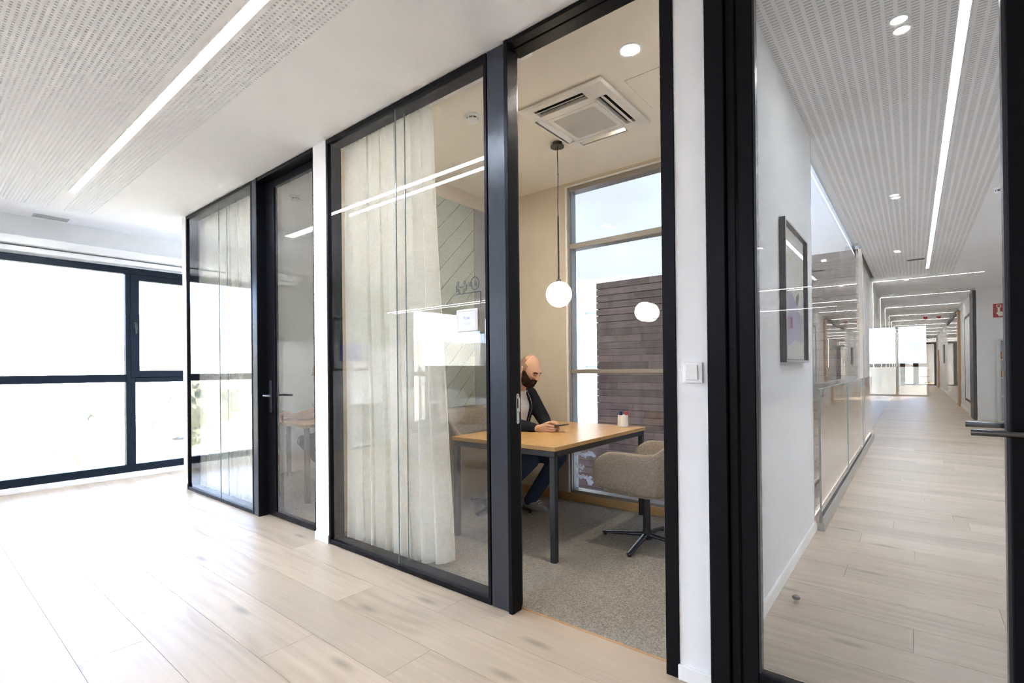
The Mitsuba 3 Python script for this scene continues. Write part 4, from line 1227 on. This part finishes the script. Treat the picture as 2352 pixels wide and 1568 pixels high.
# ------------------------------------------------------------------ blossoms on the window, seen under the table
bd = thing("blossom_decal", "white blossom decal on the lower left of the meeting room window", "window decal")
fl_ = []
for path in ([(-2.515, 0.44), (-2.49, 0.475), (-2.46, 0.45), (-2.42, 0.44), (-2.38, 0.452), (-2.345, 0.47), (-2.32, 0.44)], [(-2.51, 0.35), (-2.48, 0.335), (-2.45, 0.31), (-2.435, 0.335)], [(-2.515, 0.27), (-2.49, 0.235), (-2.45, 0.225), (-2.41, 0.24), (-2.38, 0.21), (-2.355, 0.18), (-2.365, 0.245)]):
    ls = LineString(path)
    for t in np.linspace(0, 1, int(ls.length / 0.006)):
        c = ls.interpolate(t, True)
        cx, cz = c.x + RNG.normal(0, 0.008), c.y + RNG.normal(0, 0.009)
        r, a0 = RNG.uniform(0.007, 0.012), RNG.uniform(0, 6.28)
        fl_.append(unary_union([Point(cx + r * 0.8 * math.cos(a0 + i * 1.2566), cz + r * 0.8 * math.sin(a0 + i * 1.2566)).buffer(r * 0.55, 5) for i in range(5)]))
part(bd, "petals", flat_xz(unary_union(fl_), YB + 0.016, 0.001), "mat_petal", kind="stuff")

# ------------------------------------------------------------------ corridor things
pf = thing("framed_picture", "tall dark framed picture hanging on the white corridor wall", "picture")
py0, py1, pz0, pz1 = 3.22, 3.99, 1.278, 2.118
X0 = -0.598
part(pf, "frame", cat(cbx(X0, X0 + 0.032, py0, py0 + 0.018, pz0, pz1, 0.001), cbx(X0, X0 + 0.032, py1 - 0.018, py1, pz0, pz1, 0.001), cbx(X0, X0 + 0.032, py0 + 0.018, py1 - 0.018, pz0, pz0 + 0.018, 0.001), cbx(X0, X0 + 0.032, py0 + 0.018, py1 - 0.018, pz1 - 0.018, pz1, 0.001)), "mat_black_satin", label="dark frame")
part(pf, "front_edge", flat_yz(sbox(py0, pz0, py1, pz1).difference(sbox(py0 + 0.014, pz0 + 0.014, py1 - 0.014, pz1 - 0.014)), X0 + 0.032, 0.002), "mat_grey_plastic", label="silver grey front edge")
part(pf, "mount", bx(X0, X0 + 0.006, py0 + 0.018, py1 - 0.018, pz0 + 0.018, pz1 - 0.018), "mat_paper")
blob = Polygon([(3.32, 1.62), (3.45, 1.72), (3.6, 1.68), (3.78, 1.60), (3.9, 1.56), (3.9, 1.42), (3.7, 1.45), (3.45, 1.40), (3.32, 1.42)]).buffer(0.02)
part(pf, "print", flat_yz(blob, X0 + 0.006, 0.001), "mat_art_violet", label="pale violet painted shape")
part(pf, "print", flat_yz(unary_union([Point(3.72, 1.68).buffer(0.035), Point(3.76, 1.71).buffer(0.025)]), X0 + 0.0065, 0.001), "mat_art_dark", label="small dark painted spot")
part(pf, "print", flat_yz(Point(3.5, 1.93).buffer(0.02), X0 + 0.006, 0.001), "mat_art_yellow", label="yellow dot")
part(pf, "glazing", pane_yz(py0 + 0.018, py1 - 0.018, pz0 + 0.018, pz1 - 0.018, X0 + 0.02), "mat_glass")

ds = thing("door_stop", "small steel door stop standing on the corridor floor planks", "door stop")
part(ds, "post", lathe([(0, 0), (0.012, 0), (0.012, 0.022), (0, 0.022)], (-0.497, 3.0, 0), 24), "mat_steel", 40)
part(ds, "cap", lathe([(0, 0.022), (0.018, 0.022), (0.019, 0.03), (0.014, 0.036), (0, 0.036)], (-0.497, 3.0, 0), 24), "mat_dark_chrome", 40)

fs = thing("fire_sign", "red fire alarm sign with a pressing hand and flames on the white corridor wall end", "sign")
yf = 15.4
part(fs, "plate", cbx(1.395, 1.80, yf - 0.006, yf, 2.30, 2.605, 0.001), "mat_sign_red")
hand = unary_union([sbox(1.475, 2.40, 1.50, 2.50), sbox(1.475, 2.36, 1.565, 2.42), sbox(1.455, 2.38, 1.48, 2.41), sbox(1.485, 2.335, 1.555, 2.37)]).buffer(0.008).buffer(-0.002)
btn = sbox(1.45, 2.52, 1.525, 2.58).difference(sbox(1.462, 2.532, 1.513, 2.568)).union(Point(1.4875, 2.515).buffer(0.016))
part(fs, "pictogram", flat_xz(unary_union([hand, btn]), yf - 0.008, 0.003), "mat_sign_cream", label="cream hand pressing a call point")
flames = []
for i, (dx, hh) in enumerate(((0, 0.0), (0.01, 0.055), (0.0, 0.11), (0.012, 0.16))):
    flames.append(Polygon([(1.62 + dx, 2.36 + hh), (1.66 + dx, 2.345 + hh), (1.72 + dx, 2.375 + hh), (1.75 + dx, 2.43 + hh), (1.70 + dx, 2.395 + hh), (1.66 + dx, 2.385 + hh)]))
part(fs, "flames", flat_xz(unary_union(flames), yf - 0.008, 0.003), "mat_sign_cream", label="cream flame strokes")
cs = thing("wall_socket", "small white switch plate on the white corridor wall end", "switch")
part(cs, "plate", cbx(1.265, 1.315, yf - 0.01, yf, 1.10, 1.25, 0.002), "mat_white_plastic")
part(cs, "rocker", cbx(1.275, 1.305, yf - 0.015, yf - 0.009, 1.13, 1.22, 0.002), "mat_white_plastic")
dc = thing("display_cabinet", "tall grey glass display cabinet below the red fire sign", "cabinet")
part(dc, "body", cat(cbx(1.43, 1.46, 14.9, 15.35, 0, 1.8), cbx(2.0, 2.03, 14.9, 15.35, 0, 1.8), cbx(1.43, 2.03, 14.9, 15.35, 1.77, 1.8), bx(1.46, 2.0, 15.32, 15.34, 0.05, 1.77), cbx(1.46, 2.0, 14.9, 15.35, 0, 0.05)), "mat_frosted")
for z in (0.55, 0.95, 1.35):
    part(dc, "shelf", bx(1.46, 2.0, 14.95, 15.32, z, z + 0.02), "mat_white_plastic")
part(dc, "door", pane_xz(1.46, 2.0, 0.05, 1.77, 14.91), "mat_glass", label="glass door")
for z in (0.97, 1.37):
    solo("storage_box", f"small orange box on the {'middle' if z < 1 else 'upper'} cabinet shelf", "box", cbx(1.49, 1.60, 15.05, 15.25, z, z + 0.16), "mat_orange")
yb_ = thing("floor_box", "low yellow box on the corridor floor behind the door stile", "box")
part(yb_, "body", cbx(1.20, 1.6, 11.5, 11.9, 0.0, 0.10, 0.004), "mat_art_yellow")
part(yb_, "lid", cbx(1.19, 1.61, 11.49, 11.91, 0.10, 0.13, 0.004), "mat_cardboard")
for x in (0.35, 0.72):
    s_ = thing("alarm_sounder", "small red alarm sounder on the corridor ceiling, " + ("left" if x < 0.5 else "right") + " of the two", "alarm")
    part(s_, "body", lathe([(0, 0), (0.06, 0), (0.06, -0.05), (0.04, -0.10), (0, -0.11)], (x, 23.2, ZK)), "mat_red", 40)
    part(s_, "base", lathe([(0, 0.0), (0.075, 0.0), (0.075, -0.012), (0, -0.012)], (x, 23.2, ZK)), "mat_white_plastic", 40)
solo("wall_panel", "slim dark display panel on the right corridor wall", "display", cbx(1.095, 1.12, 30, 31, 1.35, 2.2), "mat_black_plastic")
d7 = struct("door_7", "narrow oak door deep in the right corridor wall")
part(d7, "leaf", cbx(1.07, 1.115, 36.2, 37.1, 0, 2.1), "mat_oak_trim")

# ------------------------------------------------------------------ courtyard
cw = thing("wood_wall", "dark timber board wall across the courtyard", "wall", kind="structure")
put(numbered(cw + "__backing"), bx(-5.35, -0.66, 9.66, 9.75, -2.0, 3.10), "mat_cladding_gap")
part(cw, "low_backing", bx(-8.2, -5.37, 9.66, 9.75, -2.0, -0.06), "mat_cladding_gap")
bh, zt = 0.1435, 3.105
for r in range(34):
    z1 = zt - r * bh
    if z1 < -1.7:
        break
    left = -5.36 if z1 > -0.05 else -8.2
    xx = left - RNG.uniform(0, 1.0)
    while xx < -0.66:
        L = RNG.uniform(1.0, 2.1)
        a_, b_ = max(xx, left), min(xx + L, -0.655)
        gap = 0.016 if r < 6 and r % 1 == 0 else 0.006
        if b_ - a_ > 0.05:
            part(cw, "board", bx(a_ + 0.0015, b_ - 0.0015, 9.6 + RNG.uniform(-0.003, 0.003), 9.66, z1 - bh + gap, z1), f"mat_cladding_{int(RNG.integers(3))}")
        xx += L
part(cw, "corner_trim", cbx(-0.66, -0.615, 9.58, 9.76, 0.0, 3.11), "mat_pale_timber", label="light timber corner strip")
struct("courtyard_ground", "pale paved ground of the courtyard below", bx(-14, -0.8, 4.2, 24, -2.1, -2.0), "mat_concrete")
bg = thing("courtyard_building", "white glazed building wing beyond the timber wall", "building", kind="structure")
put(numbered(bg + "__wall"), cat(bx(-14, -7.2, 15, 15.3, 3.2, 4.3), bx(-14, -7.2, 15, 15.3, -2, -0.4), bx(-14, -7.2, 15, 15.3, 1.35, 1.6)), "mat_pale_building")
for k in range(7):
    x0 = -14 + k * 1.0
    part(bg, "post", bx(x0, x0 + 0.14, 14.95, 15.3, -0.4, 3.2), "mat_pale_building")
    for z0, z1 in ((-0.4, 1.35), (1.6, 3.2)):
        part(bg, "window", bx(x0 + 0.14, x0 + 1.0, 15.1, 15.14, z0, z1), "mat_building_glass")

# ------------------------------------------------------------------ outdoors to the west and south
gx = np.linspace(-700, -8, 70)
gy = np.linspace(-600, 600, 80)
X, Y = np.meshgrid(gx, gy, indexing="ij")
far = np.clip((-X - 90) / 420, 0, 1)
Z = -5.0 + far ** 1.3 * (26 + 46 * meshkit.fbm(np.stack([X * 0.004, Y * 0.004, X * 0], -1), 4, 2)) + 0.5 * meshkit.noise(np.stack([X * 0.05, Y * 0.05, X * 0], -1), 4) * np.clip((-X - 10) / 40, 0, 1)
P = np.stack([X, Y, Z], -1).reshape(-1, 3)
i, j = np.meshgrid(np.arange(69), np.arange(79), indexing="ij")
q = np.stack([i * 80 + j, (i + 1) * 80 + j, (i + 1) * 80 + j + 1, i * 80 + j + 1], -1).reshape(-1, 4)
struct("hillside", "pale hillside rising beyond the west windows", trimesh.Trimesh(P, np.vstack([q[:, [0, 1, 2]], q[:, [0, 2, 3]]]), process=False), "mat_hill", True)
struct("ground_south", "flat pale ground south of the building", bx(-8, 200, -400, -22.4, -1.2, -1.0), "mat_hill")


def tree(x, y, h, label, shrub=False):
    k = thing("shrub" if shrub else "tree", label, "shrub" if shrub else "tree", "trees and shrubs outside the west window")
    zb = -5.2
    bl_ = []
    for i in range(5):
        s = trimesh.creation.icosphere(3, 1.0)
        d = np.array(s.vertices)
        r = h * RNG.uniform(0.20, 0.32)
        s.vertices = d * (r * (0.75 + 0.6 * meshkit.fbm(d * 3 + RNG.uniform(0, 50), 3)))[:, None]
        s.apply_translation((x + RNG.normal(0, h * 0.14), y + RNG.normal(0, h * 0.16), zb + h * RNG.uniform(0.35, 0.85) * (0.6 if shrub else 1)))
        bl_.append(s)
    part(k, "foliage", cat(bl_), "mat_leaf")
    part(k, "trunk", cyl((x, y, zb - 0.3), (x, y, zb + h * 0.6), h * 0.03, 8, h * 0.012), "mat_bark")


for k in range(14):
    tx, ty = -34 - 9 * (k % 4) - RNG.uniform(0, 2), -36 + 5.2 * k
    tree(tx, ty, RNG.uniform(4.5, 6.0), "pale washed out tree on the slope outside the west window")
for k in range(5):
    tree(-16 - 2 * (k % 2), -4 + 3.0 * k, 2.0, "low shrub below the west window", True)

# ------------------------------------------------------------------ rear of the open office (seen in reflections)
wp = thing("framed_picture", "dark framed blue picture on the west wall, reflected in the meeting room glass", "picture")
part(wp, "frame", cat(cbx(XW, XW + 0.03, -1.17, -1.14, 1.27, 2.13), cbx(XW, XW + 0.03, -0.5, -0.47, 1.27, 2.13), cbx(XW, XW + 0.03, -1.14, -0.5, 1.27, 1.3), cbx(XW, XW + 0.03, -1.14, -0.5, 2.1, 2.13)), "mat_black_satin")
part(wp, "mount", bx(XW, XW + 0.012, -1.14, -0.5, 1.3, 2.1), "mat_paper")
part(wp, "print", bx(XW + 0.012, XW + 0.014, -1.02, -0.62, 1.42, 2.0), "mat_art_blue", label="blue painted field")
for k in range(2):
    s_ = thing("wall_switch", f"double wall switch plate on the west wall below the acoustic panel, {('front', 'rear')[k]} one", "switch")
    y0 = 0.0 + 0.15 * k
    part(s_, "plate", cbx(XW, XW + 0.01, y0, y0 + 0.13, 1.58, 1.70, 0.002), "mat_white_plastic")
    part(s_, "rocker", cbx(XW + 0.01, XW + 0.014, y0 + 0.02, y0 + 0.11, 1.63, 1.69, 0.001), "mat_grey_plastic")
cbm = thing("low_cabinet", "low white open cabinet against the west wall under the blue picture", "cabinet")
part(cbm, "body", cat(cbx(XW + 0.02, XW + 0.42, -1.15, -1.13, 0, 0.72), cbx(XW + 0.02, XW + 0.42, -0.42, -0.40, 0, 0.72), cbx(XW + 0.02, XW + 0.44, -1.17, -0.38, 0.72, 0.745), bx(XW + 0.02, XW + 0.03, -1.13, -0.42, 0, 0.72), cbx(XW + 0.02, XW + 0.42, -1.13, -0.42, 0.04, 0.06)), "mat_white_plastic")
part(cbm, "shelf", cbx(XW + 0.03, XW + 0.4, -1.13, -0.42, 0.38, 0.40), "mat_white_plastic")
rt = thing("work_table", "large pale work table in the open area, reflected in the meeting room glass", "table")
part(rt, "tabletop", cbx(-6.3, -3.6, -2.7, -1.35, 0.715, 0.74, 0.003), "mat_paper")
for x in (-6.1, -3.85):
    for y in (-2.55, -1.55):
        part(rt, "leg", cyl((x, y, 0), (x, y, 0.715), 0.025, 12, 0.035), "mat_cardboard", 40)


def task_chair(x, y, rz, label):
    k = thing("task_chair", label, "chair", "white task chairs at the work table")
    R_ = lambda g: moved(g, x, y, 0, rz)
    part(k, "seat", R_(rounded(-0.24, 0.24, -0.24, 0.24, 0.44, 0.50, 0.028)), "mat_grey_acoustic", 40)
    part(k, "backrest", R_(rounded(-0.27, -0.235, -0.2, 0.2, 0.58, 1.0, 0.017)), "mat_white_plastic", 40)
    part(k, "column", R_(cyl((0, 0, 0.08), (0, 0, 0.44), 0.025, 14)), "mat_white_plastic", 40)
    part(k, "bracket", R_(cat(cyl((-0.1, 0, 0.46), (-0.25, 0, 0.55), 0.018, 10), cyl((-0.25, 0, 0.55), (-0.255, 0, 0.75), 0.018, 10))), "mat_white_plastic", 40)
    for i in range(5):
        a_ = i * 2 * math.pi / 5
        part(k, "leg", R_(cyl((0, 0, 0.09), (0.29 * math.cos(a_), 0.29 * math.sin(a_), 0.07), 0.02, 10, 0.014)), "mat_white_plastic", 40)
        part(k, "caster", R_(cyl((0.29 * math.cos(a_), 0.29 * math.sin(a_) - 0.012, 0.03), (0.29 * math.cos(a_), 0.29 * math.sin(a_) + 0.012, 0.03), 0.03, 14)), "mat_black_plastic", 40)


for x, y, r, lab in ((-5.6, -0.75, -1.6, "white task chair at the near left of the work table"), (-4.6, -0.7, -1.45, "white task chair at the near right of the work table"), (-5.2, -3.2, 1.5, "white task chair at the far side of the work table"), (0.55, 46.0, 2.5, "white task chair behind the glass doors at the corridor end")):
    task_chair(x, y, r, lab)
for k, (y0, y1) in enumerate(((-3.0, -2.15), (-3.6, -3.02))):
    dv = thing("desk_divider", ("light", "dark")[k] + " grey felt desk divider in front of the rear west window, seen reflected", "divider")
    part(dv, "panel", cbx(-7.2, -7.14, y0, y1, 0.06, 1.34, 0.01), "mat_grey_acoustic" if k == 0 else "mat_cladding_gap")
    part(dv, "foot", cat(cbx(-7.3, -7.04, y0 + 0.05, y0 + 0.1, 0, 0.06), cbx(-7.3, -7.04, y1 - 0.1, y1 - 0.05, 0, 0.06)), "mat_grey_plastic")
pb_ = thing("moss_planter", "dark green moss planter block before the rear west window, seen reflected", "planter")
part(pb_, "box", cbx(-7.3, -6.9, -5.0, -3.64, 0.0, 0.72), "mat_grey_acoustic")
part(pb_, "moss", cbx(-7.28, -6.92, -4.98, -3.66, 0.72, 1.34, 0.03), "mat_moss")
bl_ = []
for k in range(120):
    x, y = RNG.uniform(-7.25, -6.95), RNG.uniform(-4.95, -3.7)
    dx, dy, h = RNG.normal(0, 0.1), RNG.normal(0, 0.12), RNG.uniform(0.15, 0.5)
    bl_.append(tube([(x, y, 1.33), (x + dx * 0.4, y + dy * 0.4, 1.33 + h * 0.6), (x + dx, y + dy, 1.33 + h)], [0.006, 0.005, 0.001], 4))
part(pb_, "grass", cat(bl_), "mat_leaf", kind="stuff")
ll = thing("linear_pendant", "long white linear pendant lamp over the work table", "pendant lamp")
part(ll, "housing", bx(-6.7, -3.6, -1.1, -1.04, 2.2, 2.26), "mat_white_plastic")
v = np.array([[-6.7, -1.095, 2.199], [-3.6, -1.095, 2.199], [-3.6, -1.045, 2.199], [-6.7, -1.045, 2.199]])
part(ll, "diffuser", trimesh.Trimesh(v, [[0, 2, 1], [0, 3, 2]], process=False), "mat_lamp_shell", emitter=emit(24, 23.5, 22.5))
for x in (-6.3, -4.0):
    part(ll, "cable", cyl((x, -1.07, 2.26), (x, -1.07, ZC), 0.003, 6), "mat_steel")
wbd = thing("whiteboard", "mobile whiteboard covered in handwriting at the rear of the office", "whiteboard")
part(wbd, "board", rounded(-1.95, -1.3, -18.03, -17.99, 0.45, 2.2, 0.02), "mat_white_plastic", 40)
ink = []
for r in range(16):
    z = 2.05 - r * 0.075
    x = -1.9 + RNG.uniform(0, 0.12)
    while x < -1.42:
        L = RNG.uniform(0.03, 0.12)
        ink.append(bx(x, min(x + L, -1.36), -17.99, -17.988, z, z + 0.016))
        x += L + RNG.uniform(0.02, 0.1)
part(wbd, "handwriting", cat(ink), "mat_text_grey", kind="stuff")
part(wbd, "stand", cat(cbx(-1.9, -1.86, -18.3, -17.7, 0.05, 0.1), cbx(-1.39, -1.35, -18.3, -17.7, 0.05, 0.1), cbx(-1.9, -1.86, -18.03, -17.99, 0.1, 0.45), cbx(-1.39, -1.35, -18.03, -17.99, 0.1, 0.45)), "mat_grey_plastic")
